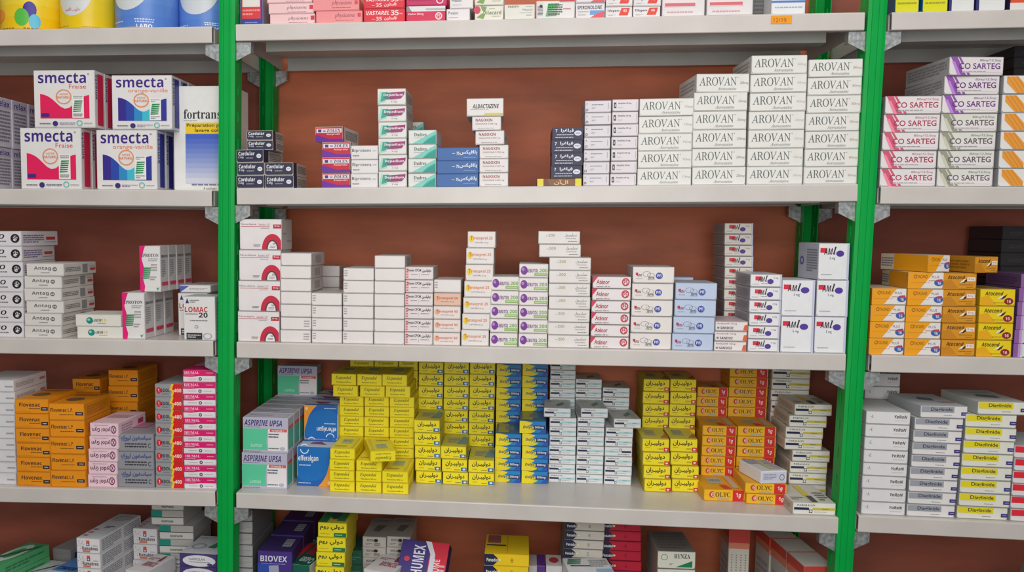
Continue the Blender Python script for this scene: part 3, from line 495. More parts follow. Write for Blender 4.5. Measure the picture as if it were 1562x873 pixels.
kind('sebu', 'white carton with purple ball and green tag', 'white cartons with purple ball', (240, 232, 230), [E(.17, .52, .12, .32, (120, 50, 150)), E(.13, .6, .05, .12, (190, 130, 210)), T('SEBUTOL', .26, .38, .66, .64, (110, 56, 130), 'bi'), T('200', .7, .4, .97, .66, (120, 170, 80), 'bi'), R(.52, .14, .98, .32, (140, 190, 80)), M(.56, .19, .94, .27, (225, 240, 210), 1)], side=(206, 200, 196))
kind('s200', 'white carton with pale figures and script', 'white cartons with pale figures', (236, 230, 226), [T('200', .24, .58, .4, .8, (176, 172, 140), 'bi'), M(.18, .6, .22, .68, LG, 1), T('سيليبرول', .64, .56, .92, .84, (104, 98, 98), 'a'), M(.66, .4, .9, .48, GY, 1), M(.72, .18, .94, .26, (100, 96, 96), 1)], side=(206, 200, 196))
kind('aten', 'white carton with red corner and red logo', 'white cartons with red corner', (240, 232, 232), [P([(0, 1), (0, .4), (.14, 1)], (222, 44, 84)), T('Aténor', .1, .36, .44, .76, (180, 56, 76), 'rb'), T('aténolol 100 mg', .1, .1, .46, .22, (90, 80, 84), 'rb'), O(.86, .56, .1, .34, (200, 50, 76), .68), T('P5', .81, .36, .91, .74, (200, 50, 76), 'b')], side=(180, 170, 168), top=(190, 160, 160))
am = [R(.07, .48, .13, .64, (205, 40, 70)), T('Amo', .1, .4, .22, .6, (140, 30, 70), 'b'), O(.34, .56, .1, .16, (120, 112, 116), .9), O(.44, .5, .09, .12, (120, 112, 116), .9), T('dipine', .38, .28, .52, .44, (50, 46, 56), 'i'), T('AMLOR', .36, .2, .53, .36, (50, 46, 56), 'i'), E(.64, .46, .085, .2, (66, 80, 170)), T('Pfi', .59, .38, .69, .56, (230, 232, 244), 'b'), M(.08, .26, .24, .32, LG, 1)]
kind('amlor', 'white carton with blue oval and squiggle', 'white cartons with blue oval', (238, 231, 226), am, side=(190, 184, 182))
kind('amlorb', 'pale blue carton with blue oval and squiggle', 'pale blue cartons with blue oval', (196, 210, 236), am, side=(170, 180, 200), top=(180, 186, 200))
kind('sand', 'white carton with small orange square', 'white cartons with orange square', (240, 232, 230), [T('Amlibon® 10mg', .05, .62, .66, .84, (80, 74, 84), 'r'), T('SANDOZ', .16, .18, .56, .44, (40, 40, 80), 'b'), E(.09, .32, .04, .12, (140, 140, 160)), P([(.86, .1), (.99, .05), (.99, .7), (.9, .6)], (232, 100, 60)), R(0, .94, 1, 1, (226, 130, 120))], side=(206, 200, 196), top=(210, 190, 190))
def amlo(big):
    if big: return [R(.05, .74, .27, .87, (222, 40, 66)), T('AM', .17, .69, .46, .86, (50, 36, 56), 'bi'), T('l', .47, .69, .58, .91, (50, 36, 56), 'sbi'), E(.7, .72, .13, .085, (84, 54, 160)), T('5 mg', .36, .54, .54, .63, (60, 56, 66), 'r'), M(.1, .13, .45, .17, LG, 1), R(.93, 0, 1, 1, (206, 206, 232))]
    return [R(.16, .52, .36, .84, (222, 50, 66)), T('AM', .25, .42, .46, .8, (50, 36, 50), 'bi'), T('l', .47, .42, .55, .92, (50, 36, 50), 'sbi'), E(.64, .44, .1, .2, (84, 60, 150)), M(.35, .26, .55, .32, GY, 1), T('5 mg', .74, .64, .88, .8, (80, 76, 84), 'r'), M(.06, .2, .28, .28, LG, 1), R(.94, 0, 1, 1, (206, 206, 226))]
al = [M(.1, .15, .9, .85, (150, 150, 156), 4)]
kind('amlob', 'slim carton with red tab and violet oval', 'slim cartons with violet oval', (234, 226, 216), amlo(0), side=(176, 170, 168), left=al)
kind('amlos', 'slim white carton with red tab and violet oval', 'slim white cartons with violet oval', (240, 238, 240), amlo(0), side=(176, 174, 180), top=(205, 205, 212), left=al)
kind('amloL', 'large square white carton with violet oval', 'large square white cartons', (240, 240, 242), amlo(1), side=(190, 192, 204), top=(214, 214, 222), left=[M(.45, .2, .95, .85, (130, 132, 140), 9), O(.2, .5, .1, .12, (90, 90, 170), .6)])
# middle bay, fourth shelf
kind('asp', 'green and white carton with lavender heading', 'green and white cartons', (236, 230, 232), [R(0, 0, 1, 1, (190, 186, 206)), R(.56, .06, .99, .68, (240, 236, 238)), P([(0, .08), (.55, .08), (.52, .3), (.55, .62), (.57, .68), (0, .68)], (92, 206, 160)), T('ASPIRINE UPSA', .03, .76, .87, .93, (58, 44, 120), 'bi'), M(.03, .71, .4, .74, (110, 100, 140), 1), R(.6, .6, .98, .68, (226, 90, 76)), T('VITAMINÉE C', .64, .61, .92, .67, W_, 'rb'), M(.57, .42, .8, .57, (80, 80, 100), 2), E(.88, .13, .06, .05, (190, 190, 200)), M(.57, .1, .8, .16, GY, 1), T('Lumisa', .18, .16, .42, .26, (190, 236, 216), 'b'), M(.03, .02, .4, .05, (80, 90, 110), 1)], side=(216, 214, 220), right=[R(.1, .1, .9, .66, (80, 190, 150)), R(.1, .66, .9, .76, (226, 90, 76)), R(.1, .8, .9, .95, (190, 186, 206))], topel=[R(.05, .1, .95, .9, (205, 202, 214)), M(.1, .3, .6, .6, (150, 146, 170), 1)], seam=False)
kind('eff', 'blue carton with orange corner', 'blue cartons with orange corner', (12, 112, 192), [P([(0, .0), (1, 0), (1, .35), (.6, .15), (.2, .1), (0, .25)], (16, 96, 180)), P([(.62, 0), (1, 0), (1, .78), (.86, .3), (.74, .12)], (244, 160, 50)), E(.93, .1, .04, .05, (250, 220, 150)), O(.22, .94, .13, .13, (230, 238, 250), .8), R(.06, .93, .36, 1, (12, 112, 192)), T('efferalgan', .04, .6, .62, .78, (244, 246, 250), 'b'), M(.06, .5, .4, .56, (190, 210, 240), 1), M(.04, .06, .4, .1, (190, 210, 240), 1)], side=(206, 212, 226), top=(196, 206, 222), topel=[P([(.3, .4), (.8, .3), (.6, .7), (.35, .6)], (150, 60, 110)), R(0, .8, 1, 1, (60, 120, 200))], seam=False)
kind('exp', 'yellow carton with dark italic lettering', 'yellow cartons with italic lettering', (247, 228, 14), [T('Expandol', .16, .46, .8, .84, (96, 96, 30), 'sbi'), T('Paracétamol 500 mg', .2, .2, .8, .34, (110, 104, 20), 'rb')], side=(240, 216, 20), top=(238, 220, 60), topel=[R(.25, .45, .7, .8, (190, 200, 160)), M(.28, .5, .67, .76, (90, 110, 110), 3), M(.1, .15, .6, .25, (170, 150, 30), 1), R(.8, .1, .9, .9, (220, 200, 70))], right=[M(.1, .3, .9, .6, (190, 160, 20), 2)])
kind('doli5', 'yellow carton with script and blue tag', 'yellow cartons with blue tag', (248, 230, 20), [T('دوليبـران', .14, .44, .86, .88, (52, 56, 26), 'ab'), M(.16, .22, .34, .3, (150, 140, 30), 1), M(.5, .14, .72, .24, (90, 100, 60), 1), R(.76, .1, .98, .38, (40, 110, 170)), E(.88, .24, .06, .08, (220, 236, 246))], side=(206, 190, 40), top=(214, 204, 80), topel=[R(.2, .3, .7, .7, (190, 190, 150)), M(.22, .34, .68, .66, (110, 120, 110), 4), P([(.6, .2), (1, .2), (1, .7), (.8, .8)], (110, 150, 160))])
kind('dolyc5', 'blue carton with yellow burst', 'blue cartons with yellow burst', (28, 136, 206), [P([(0, 0), (.42, 0), (.62, .22), (.4, .3), (.66, .5), (.36, .62), (.5, .86), (.2, 1), (0, 1)], (246, 222, 30)), P([(0, 0), (.3, 0), (.38, .3), (.24, .5), (.3, .8), (.1, 1), (0, 1)], (248, 228, 30)), P([(.44, 0), (.62, .22), (.4, .3), (.66, .5), (.7, .4), (.56, .1)], (110, 190, 130)), P([(.72, 0), (1, 0), (1, .5), (.86, .34)], (30, 90, 190)), T('Dolyc', .13, .34, .5, .64, (44, 46, 100), 'bi'), R(.53, .32, .96, .66, (36, 50, 110)), T('500mg', .58, .38, .92, .6, (236, 240, 250), 'bi')], side=(40, 110, 180), top=(80, 130, 170), topel=[R(.1, .1, .5, .9, (190, 180, 80)), R(.35, .3, .7, .75, (160, 170, 170)), M(.38, .35, .68, .7, (70, 90, 110), 3)])
par = lambda c: [T('PARALGAN', .1, .72, .52, .86, (46, 48, 66), 's'), R(.03, .4, .38, .6, (36, 40, 78)), R(.46, .4, 1, .6, c), P([(.38, .16), (.46, .16), (.46, .44), (.38, .44)], (40, 44, 60)), E(.42, .3, .03, .1, W_), M(.5, .22, .8, .3, LG, 1), M(.68, .46, .84, .54, (90, 110, 100), 1)]
kind('par5', 'white carton with navy bar and aqua band', 'white cartons with aqua band', (238, 240, 242), par((176, 222, 226)), side=(206, 208, 208), top=(206, 208, 206), topel=[P([(.5, .2), (.8, .5), (.7, .7), (.45, .4)], (90, 130, 110)), M(.1, .7, .6, .85, LG, 2), R(.75, 0, .9, 1, (180, 206, 206))])
kind('par1', 'white carton with navy bar and mustard band', 'white cartons with mustard band', (238, 236, 226), par((212, 196, 60)), side=(200, 194, 184), top=(214, 210, 200), topel=[R(.42, .0, .58, .98, (216, 200, 70)), R(.46, .02, .6, .36, (60, 62, 96)), M(.05, .12, .35, .3, GY, 2), M(.7, .1, .95, .6, GY, 4)], left=[M(.1, .25, .9, .75, (160, 156, 150), 3)])
kind('doli10', 'yellow carton with script and red tag', 'yellow cartons with red tag', (248, 228, 26), [T('دوليبـران', .1, .44, .82, .88, (52, 52, 30), 'ab'), M(.12, .28, .3, .36, (150, 140, 30), 1), T('1000', .58, .18, .78, .3, (110, 80, 30), 'r'), R(.8, .08, .99, .36, (206, 46, 46)), E(.89, .22, .05, .07, (246, 220, 210))], side=(196, 176, 40), top=(222, 210, 90), topel=[R(.2, .3, .6, .75, (186, 186, 150)), M(.22, .34, .58, .7, (110, 120, 110), 4), P([(.7, .1), (1, .1), (1, .5)], (210, 110, 60))])
kind('dolyc1', 'amber carton with red end panel', 'amber cartons with red end panel', (246, 190, 30), [R(.7, .03, .97, .97, (214, 40, 40)), E(.2, .56, .07, .28, (206, 60, 50)), E(.22, .56, .045, .2, (244, 214, 190)), T('D', .2, .42, .25, .7, (190, 50, 40), 'b'), T('OLYC', .28, .38, .64, .78, (84, 56, 24), 'us'), T('OLYC', .285, .38, .645, .78, (84, 56, 24), 'us'), R(.34, .14, .62, .28, (190, 176, 150)), T('1g', .78, .3, .9, .76, (252, 236, 226), 'bi')], side=(226, 160, 30), top=(236, 170, 40), topel=[R(.25, .4, .6, .75, (190, 200, 190)), M(.28, .44, .58, .7, (90, 110, 120), 3), P([(.5, .05), (.7, .05), (.62, .3), (.45, .3)], (226, 60, 40)), R(.75, .1, .9, .95, (206, 190, 170))])
kind('wshine', 'glossy white carton askew', '', (238, 238, 242), [R(.04, .12, .96, .88, (214, 214, 230)), M(.1, .3, .6, .75, (130, 130, 160), 4), O(.82, .45, .1, .26, (120, 120, 150), .75)], top=(210, 212, 222), topel=[R(.06, .6, .55, .97, (150, 160, 190)), R(.45, .1, .55, .7, (190, 200, 80)), M(.6, .1, .95, .9, LG, 6)])
# middle bay, lowest shelf
kind('greyst', 'dull grey carton', 'dull grey cartons', (182, 182, 180), [M(.1, .3, .9, .6, LG, 2)], side=(120, 120, 122))
kind('biovex', 'purple-blue carton with white capitals', 'purple-blue cartons', (74, 50, 140), [R(0, 0, .5, .5, (50, 80, 180)), T('BIOVEX', .08, .6, .85, .82, (226, 226, 240), 'b'), P([(.34, .1), (.62, .16), (.6, .48), (.32, .44)], (170, 170, 200)), M(.1, .5, .8, .55, (160, 160, 210), 1)], side=(60, 44, 110), top=(66, 50, 110), topel=[R(.6, .3, .85, .8, (180, 180, 190)), M(.62, .35, .83, .75, (110, 110, 130), 3)])
kind('redgreen', 'dark green and red carton', 'dark green and red cartons', (226, 224, 222), [R(0, .5, 1, 1, (20, 100, 80)), R(0, 0, .2, 1, (200, 40, 50))], top=(20, 96, 78), topel=[P([(0, 0), (.2, 0), (.3, 1), (.05, 1)], (206, 46, 56)), P([(.35, .5), (.7, .45), (.75, .95), (.4, .95)], (180, 50, 60)), T('GRIP', .4, .15, .75, .35, (230, 236, 232), 'b', 0), O(.85, .2, .08, .12, (200, 220, 210), .6)])
kind('dolirh', 'bright yellow carton with green tag', 'bright yellow cartons with green tag', (246, 228, 30), [T('دولي روم', .06, .46, .9, .88, (50, 60, 30), 'ab'), R(.55, .04, .98, .32, (20, 120, 70)), M(.6, .12, .84, .24, (190, 226, 190), 1), M(.08, .2, .4, .26, (150, 140, 40), 1)], side=(222, 204, 40), top=(228, 214, 60), topel=[P([(.0, .0), (.3, .0), (.4, 1), (.1, 1)], (40, 130, 80)), E(.5, .4, .18, .22, (70, 90, 90)), P([(.6, .1), (.9, .1), (.9, .9), (.7, .9)], (60, 140, 80))])
kind('revit', 'dusty grey carton with black print', 'dusty grey cartons with black print', (200, 194, 188), [T('REVITAL', .18, .55, .5, .76, (60, 56, 58), 'b'), E(.57, .66, .09, .16, (40, 38, 42)), M(.48, .15, .74, .45, (40, 38, 42), 3), M(.12, .2, .4, .4, GY, 2)], top=(170, 164, 158), topel=[P([(.3, .3), (.6, .25), (.8, .6), (.4, .6)], (110, 106, 106)), M(.1, .75, .9, .9, GY, 2)])
kind('dkgreen', 'small dark green carton', '', (20, 84, 66), [M(.1, .3, .9, .6, (60, 130, 110), 2)])
kind('crims', 'white carton with crimson print', '', (226, 222, 222), [M(.1, .3, .9, .7, (170, 60, 90), 2)], topel=[T('BRONCOL', .3, .3, .9, .55, (170, 50, 80), 'b'), M(.1, .65, .6, .8, (180, 100, 120), 2), P([(.65, .6), (.8, .62), (.7, .95), (.6, .9)], (150, 40, 70))])
kind('humex', 'navy and red carton leaning back', '', (66, 50, 130), [R(.62, 0, 1, 1, (214, 36, 60)), P([(.5, 0), (.62, 0), (.74, .3), (.74, .7), (.62, 1), (.5, 1), (.64, .7), (.64, .3)], (226, 226, 236)), T('HUMEX', .28, .2, .52, .9, (236, 236, 246), 'b', 90), E(.16, .55, .06, .06, (214, 70, 80)), T('RHUME', .74, .12, .86, .6, (250, 226, 230), 'b', 90), M(.86, .1, .97, .5, (240, 200, 206), 4)], side=(60, 46, 110), top=(200, 190, 190), seam=False)
pan = lambda c: [P([(0, .02), (.2, .02), (.34, .5), (.2, .98), (0, .98)], (30, 34, 64)), E(.34, .5, .03, .1, (244, 236, 180)), T('Panadol', .05, .34, .3, .64, (240, 240, 244), 'b'), M(.59, .3, .65, .7, c, 3)]
kind('panY', 'yellow carton with navy bullet shape', 'yellow cartons with navy bullet', (246, 208, 24), pan((150, 120, 20)), top=(240, 202, 30), topel=[R(.05, .55, .35, .95, (160, 90, 90)), R(.03, .4, .48, .46, (50, 50, 70)), R(.5, .05, .52, .95, (210, 170, 20))])
kind('panW', 'grey-white carton with navy bullet shape', 'grey-white cartons with navy bullet', (214, 208, 196), pan((140, 130, 120)), side=(150, 146, 140))
kind('panR', 'red carton with navy bullet shape', 'red cartons with navy bullet', (200, 26, 58), pan((150, 10, 40)), side=(150, 20, 46))
kind('scr2', 'white carton with green sticker on top', '', (226, 228, 230), [M(.1, .3, .9, .6, LG, 2)], topel=scribble(.08, .62, .38, .95, (40, 130, 90)) + [R(.1, .5, .55, .56, (70, 70, 90)), R(.62, .05, .98, .35, (150, 186, 220)), M(.55, .45, .95, .9, LG, 4)])
kind('smallw', 'small white carton with red oval', '', (216, 212, 212), [M(.1, .3, .9, .6, LG, 2)], topel=[E(.5, .5, .3, .25, (190, 60, 60))])
kind('smallp', 'small grey and violet carton', '', (190, 186, 190), [R(.5, 0, 1, 1, (90, 50, 140))], topel=[R(.5, 0, 1, 1, (90, 50, 140))])
kind('rynza', 'off-white carton with green wedge', 'off-white cartons with green wedge', (222, 222, 206), [T('RYNZA', .44, .6, .86, .86, (50, 50, 50), 's'), O(.18, .66, .09, .17, (100, 120, 100), .85), P([(.48, .1), (.92, .1), (.92, .48)], (20, 130, 80)), M(.32, .2, .42, .34, GY, 2)], side=(150, 146, 138), top=(130, 124, 120), topel=[M(.1, .1, .9, .9, (110, 104, 100), 6)])
kind('tall', 'tall narrow white carton with red-orange top', 'tall white cartons with red-orange top', (222, 218, 206), [R(0, .86, 1, 1, (206, 70, 60)), R(0, .8, 1, .86, (226, 140, 110))] + [T('l' * 26, .14 + .22 * i, .08, .2 + .22 * i, .74, (140, 134, 130), 'r', 90) for i in range(4)], side=(196, 190, 182), top=(226, 222, 214), left=[R(0, .9, 1, 1, (206, 70, 52)), R(0, .82, 1, .9, (222, 130, 104)), M(.1, .1, .9, .7, LG, 8)])
# right bay
kind('yelg', 'lime yellow carton with round emblem', 'lime yellow cartons', (226, 222, 24), [O(.55, .98, .36, .42, (170, 160, 40), .9), E(.55, 1.0, .3, .36, (240, 232, 120)), M(.1, .3, .9, .42, (170, 166, 30), 1)], side=(20, 110, 150), left=[])
kind('whn', 'white carton with navy edge', 'white cartons with navy edge', (230, 230, 228), [R(0, 0, .1, 1, (46, 48, 110)), M(.3, .6, .8, .8, LG, 2)], side=(46, 48, 110))
kind('rdor', 'orange-red carton with white foot', '', (226, 84, 44), [R(0, 0, 1, .3, (230, 226, 222)), R(.3, .7, .8, 1, (60, 140, 100))], side=(60, 44, 80))
def cos(c, t): return [P([(.02, 1), (.14, 1), (.32, 0), (.2, 0)], c), P([(.16, 1), (.2, 1), (.4, 0), (.35, 0)], c), P([(.05, .75), (.1, .75), (.22, 0), (.16, 0)], tuple(min(255, v + 50) for v in c)), R(.24, .16, .97, .6, (236, 228, 230)), T('CO SARTEG', .18, .34, .94, .66, t, 'rb'), T('80mg/12.5mg', .56, .74, .95, .88, t, 'i'), M(.2, .18, .68, .24, GY, 1)]
for nm, c, t, dsc in (('cosR', (216, 90, 120), (176, 56, 84), 'rose'), ('cosG', (160, 160, 140), (96, 96, 88), 'khaki grey'), ('cosP', (150, 90, 176), (110, 50, 130), 'purple')):
    kind(nm, 'white carton with %s diagonal stripes' % dsc, 'white cartons with %s stripes' % dsc, (236, 230, 230) if nm != 'cosG' else (230, 228, 220), cos(c, t), side=(176, 174, 174), top=(206, 202, 202), left=[M(.05, .2, .95, .85, (140, 138, 140), 4)])
kind('sart', 'white carton with orange hatched patch', 'white cartons with orange patch', (236, 232, 228), [P([(.06, .95), (.26, .95), (.46, .3), (.46, .05), (.24, .05), (.06, .6)], (236, 160, 60))] + [P([(.06 + .08 * i, .95), (.08 + .08 * i, .95), (.3 + .08 * i, .05), (.28 + .08 * i, .05)], (226, 136, 40)) for i in range(3)] + [T('SARTEG', .5, .34, .96, .64, (206, 70, 50), 'rb'), M(.5, .18, .9, .24, GY, 1)], side=(176, 176, 178), top=(206, 204, 202))
taca = [P([(0, 0), (.34, 0), (.72, 1), (0, 1)], (246, 166, 16)), O(.2, .74, .05, .12, (160, 90, 20), .6), T('TACAND', .25, .64, .54, .84, (110, 66, 16), 'r'), T('PLUS', .66, .66, .86, .8, (110, 110, 130), 'r'), M(.08, .36, .62, .4, (200, 130, 60), 1), M(.58, .46, .8, .54, (190, 120, 60), 1), E(.86, .38, .13, .2, (50, 100, 180)), P([(.76, .45), (.98, .45), (.95, .6), (.84, .58)], (200, 60, 90)), T('16', .82, .26, .92, .44, W_)]
kind('taca', 'orange and white carton with blue oval', 'orange and white cartons', (238, 232, 228), taca, side=(206, 190, 170), top=(214, 200, 180), left=[R(.3, 0, 1, 1, (226, 150, 20)), M(.02, .2, .28, .8, GY, 4)])
ata = lambda c, ov: [P([(0, 0), (.5, 0), (.25, .6), (0, .5)], c), T('Atacand', .14, .62, .66, .86, (70, 46, 20), 'bi'), P([(.56, .42), (.78, .72), (.72, .5), (.64, .4)], (50, 40, 40)), P([(.5, .4), (.62, .62), (.68, .66), (.62, .46)], (246, 240, 220))]
kind('atag', 'mustard gold carton with white chip', 'mustard gold cartons', (224, 152, 30), ata((206, 134, 24), 0) + [R(.72, .5, .96, .74, (244, 232, 226)), T('8 mg', .76, .55, .92, .7, (190, 90, 90), 'r'), M(.5, .26, .9, .32, (150, 96, 30), 1), M(.7, .12, .9, .18, (150, 96, 30), 1)], side=(190, 130, 30), top=(180, 130, 60), left=[M(.1, .2, .9, .8, (150, 100, 20), 3)])
kind('atay', 'bright yellow carton with maroon oval', 'yellow cartons with maroon oval', (244, 214, 16), ata((240, 176, 20), 0) + [E(.82, .28, .13, .2, (150, 30, 50)), T('16', .76, .18, .88, .36, (244, 220, 210), 'b'), M(.4, .16, .7, .22, (150, 100, 20), 1)], side=(206, 170, 30), top=(180, 150, 70))
kind('purw', 'white carton with purple end', 'white cartons with purple end', (232, 228, 230), [R(0, 0, .13, 1, (146, 96, 164)), R(.13, 0, .2, 1, (190, 160, 204)), R(.2, 0, .26, 1, (216, 204, 222)), M(.5, .3, .9, .6, LG, 2)], side=(96, 70, 110), left=[M(.1, .2, .9, .8, (80, 56, 96), 3)])
kind('blackb', 'black carton', 'black cartons', (44, 42, 46), [M(.2, .3, .8, .6, (66, 64, 70), 2)])
kind('yara', 'white carton with tiny scattered lettering', 'white cartons with tiny lettering', (232, 230, 230), [T('-L', .1, .5, .18, .72, (70, 70, 76), 'i'), T('YaRaN', .64, .5, .93, .74, (60, 60, 66), 'bi'), M(.66, .28, .92, .36, (196, 194, 196), 1)], side=(190, 192, 190), top=(214, 214, 212))
dg = lambda c: [R(.02, .46, .72, .94, c), T('Diaglinide', .22, .54, .68, .86, (70, 60, 50) if c[2] < 100 else (60, 60, 90), 'rb'), M(.5, .2, .68, .28, GY, 1), R(.87, .24, .995, .52, (66, 56, 130)), M(.9, .33, .98, .43, (190, 190, 226), 1)]
kind('diagG', 'white carton with grey name bar', 'white cartons with grey name bar', (236, 232, 230), dg((162, 164, 172)), side=(176, 178, 182), top=(196, 196, 198), topel=[P([(.3, .5), (.6, .4), (.65, .6), (.4, .7)], (110, 116, 130)), M(.6, .2, .95, .4, (200, 150, 160), 1)])
kind('diagY', 'white carton with yellow name bar', 'white cartons with yellow name bar', (236, 234, 222), dg((236, 220, 30)), side=(176, 178, 172), top=(196, 196, 190), topel=[P([(.3, .4), (.7, .3), (.75, .5), (.4, .6)], (110, 120, 120)), M(.3, .7, .8, .8, LG, 1)])
kind('redw', 'white carton with red name bar', 'white cartons with red name bar', (236, 230, 230), [R(.02, .44, .76, .94, (232, 40, 60)), R(.5, .44, .76, .94, (200, 30, 70)), T('Diaglinide', .34, .54, .74, .84, (110, 20, 40), 'rb'), M(.5, .2, .7, .28, GY, 1)], side=(176, 176, 180), top=(186, 190, 190))
make_texts([(el[1], el[7]) for k_ in K.values() for el in k_['front'] + k_['topel'] + k_['right'] + k_['left'] if el[0] == 'T'] + [('LABO', 'b'), ('حليب النمو', 'ab'), ('12/19', 'i')])
HID = {     # how many of a stack's lowest cartons stand wholly out of sight
    'relax|lower layer, third of the row at left edge': 1,
    'relax|lower layer, rearmost of the row at left edge': 1,
    'relax|upper layer, rearmost of the row at left edge': 1,
    'smf|lower layer, third from front': 1,
    'smf|upper layer, third from front': 1,
    'flo|of the short stack behind': 5,
    'flolp|of the tall stack behind': 2,
    'greenb|of the stack at left edge': 3,
    'skyb|of its stack': 3,
    'palew|of its stack': 2,
    'dimb|far back beside the mint cartons': 2,
    'ruma|of the front stack': 2,
    'ruma|of the rear stack': 2,
    'crims|between the emblem cartons': 3,
    'nop|of the lower part': 2,
    'napro|beside the upright': 4,
    'dud|of the stack behind': 4,
    'wA|of the short stack far back': 3,
    'amlorb|of the stack behind': 4,
    'amlob|of the tall stack behind': 2,
    'asp|third of the lower row': 1,
    'asp|fourth of the lower row': 1,
    'asp|fifth of the lower row': 1,
    'asp|rearmost of the lower row': 1,
    'asp|rearmost of the upper row': 1,
    'eff|third of the lower row': 1,
    'eff|rearmost of the lower row': 1,
    'exp|of the second left column': 3,
    'exp|of the rear left column': 9,
    'exp|of the second middle column': 3,
    'exp|of the rear middle column': 9,
    'exp|of the second right column': 1,
    'exp|of the rear right column': 7,
    'doli5|of the rear left column': 5,
    'doli5|of the rear middle column': 3,
    'doli5|of the rear right column': 1,
    'dolyc5|of the rear left column': 3,
    'dolyc5|of the rear right column': 4,
    'doli10|of the rear left column': 4,
    'par5|of the rear left column': 7,
    'par5|of the rear middle column': 7,
    'par5|of the rear right column': 6,
    'doli10|of the rear right column': 4,
    'dolyc1|of the middle left column': 1,
    'dolyc1|of the middle right column': 2,
    'dolyc1|of the rear left column': 5,
    'dolyc1|of the rear right column': 5,
    'par1|of the rear stack': 5,
    'greyst|by the left upright': 4,
    'biovex|of the front stack': 2,
    'biovex|of the middle stack': 2,
    'biovex|of the rear stack': 2,
    'redgreen|of the front stack': 3,
    'redgreen|of the rear stack': 3,
    'dolirh|of its stack': 4,
    'dkgreen|beside the bright yellow stack': 3,
    'revit|of the left column': 5,
    'revit|of the right column': 6,
    'crims|of the middle bay stack': 4,
    'dkgreen|hidden under the leaning navy-red carton': 3,
    'panY|of its stack': 6,
    'smallp|beside the yellow bullet stack': 4,
    'smallw|beside the grey-violet one': 4,
    'panW|of its stack': 7,
    'scr2|before the navy-bullet stacks': 5,
    'panR|of its stack': 6,
    'rynza|of its stack': 3,
    'blackb|behind the orange hatched stack': 10,
    'blackb|behind the yellow cartons': 4,
    'yara|of the stack behind': 6,
    'greyst|of the stack below the red bars': 6,
}
# ------------------------------------------------------------------ LEFT BAY
# milk powder tins on the top shelf
def tin(u0, u1, colr, colr2, desc, els, y=.012):
    sh = 'L1'; z = shelf_z(sh, -.3); x0, x1 = x_at(u0, y, z), x_at(u1, y, z); r = (x1 - x0) / 2
    y += 0; cx = (x0 + x1) / 2; cy = y + r; zb = shelf_z(sh, cx); H = r * 2.45
    e = empty('milk_powder_tin', (cx, cy, zb + .0003)); tag(e, desc, 'tin', 'milk powder tins')
    def ring(mb, rr, m, n=48):
        A = [i * math.tau / n for i in range(n)]; vs = [(q * math.cos(t), q * math.sin(t), z) for q, z in rr for t in A]
        fs = [(k * n + i, k * n + (i + 1) % n, (k + 1) * n + (i + 1) % n, (k + 1) * n + i) for k in range(len(rr) - 1) for i in range(n)]
        mb.faces(vs, fs, m)
    m = MB(); nb = 6
    for i in range(nb):
        t = i / (nb - 1); c = tuple(int(a + (b - a) * t) for a, b in zip(colr, colr2)); za, zz = .004 + (H - .016) * i / nb, .004 + (H - .016) * (i + 1) / nb
        ring(m, [(r * .985, za), (r * .985, zz)], mat(c, .28))
    o = m.obj('wrapped_body', e, True)
    m = MB(); ring(m, [(0.0001, .001), (r * .97, 0), (r, .0012), (r, .003), (r * .985, .004)], mat((190, 170, 90), .3)); m.obj('bottom_rim', e, True)
    m = MB(); ring(m, [(r * .985, H - .012), (r * 1.01, H - .011), (r * 1.01, H - .002), (r * .97, H), (.0001, H)], mat((225, 225, 225), .4)); m.obj('lid', e, True)
    def wrap(els, name):
        m = MB()
        for lay, (k, a, z, wa, h, c, *rest) in enumerate(els):
            rr = r * .986 + .00012 * (lay + 1)
            def p(s, t): th = -math.pi / 2 + a + s * wa; return (rr * math.cos(th), rr * math.sin(th), (z + t * h) * H)
            mm = mat(c, .3, 'print')
            if k == 'e':
                n = 28; N = 6
                for i in range(-n // 2, n // 2):
                    s0, s1 = i / (n / 2), (i + 1) / (n / 2); h0, h1 = math.sqrt(max(0, 1 - s0 * s0)), math.sqrt(max(0, 1 - s1 * s1))
                    m.poly([p(s0, -h0), p(s1, -h1), p(s1, h1), p(s0, h0)], mm)
            elif k == 'm':
                rq = random.Random(3); s = -1
                while s < .95: ww = rq.uniform(.12, .3); m.poly([p(s, -1), p(min(1, s + ww), -1), p(min(1, s + ww), 1), p(s, 1)], mm); s += ww + .08
            elif k == 't':
                v, f = text_geo(rest[0], rest[1]); m.faces([p(q[0] * 2 - 1, q[1] * 2 - 1) for q in v], f, mm)
        return m.obj(name, e)
    wrap([q for q in els if q[0] != 't'], 'label_artwork')
    if any(q[0] == 't' for q in els): wrap([q for q in els if q[0] == 't'], 'lettering')
YL, BL = (240, 190, 20), (88, 132, 212)
tin(-22, 74, (242, 196, 14), (244, 236, 120), 'yellow tin with three coloured balloons, at left edge', [('e', .38, .26, .2, .10, (60, 30, 150)), ('e', .14, .17, .22, .105, (90, 190, 70)), ('e', .52, .12, .17, .09, (90, 190, 220)), ('e', -.75, .2, .3, .08, (236, 150, 40)), ('m', -.6, .035, .5, .006, (150, 100, 20)), ('m', .6, .035, .4, .006, (150, 100, 20))])
tin(74, 158, (236, 200, 20), (226, 206, 60), 'yellow tin with silver oval panel beside balloon tin', [('e', -.15, .62, .75, .42, (216, 218, 216)), ('m', -.55, .06, .25, .007, (200, 150, 20)), ('m', .5, .05, .3, .007, (200, 150, 20)), ('t', -.15, .285, .3, .03, (200, 60, 60), 'حليب النمو', 'ab')])
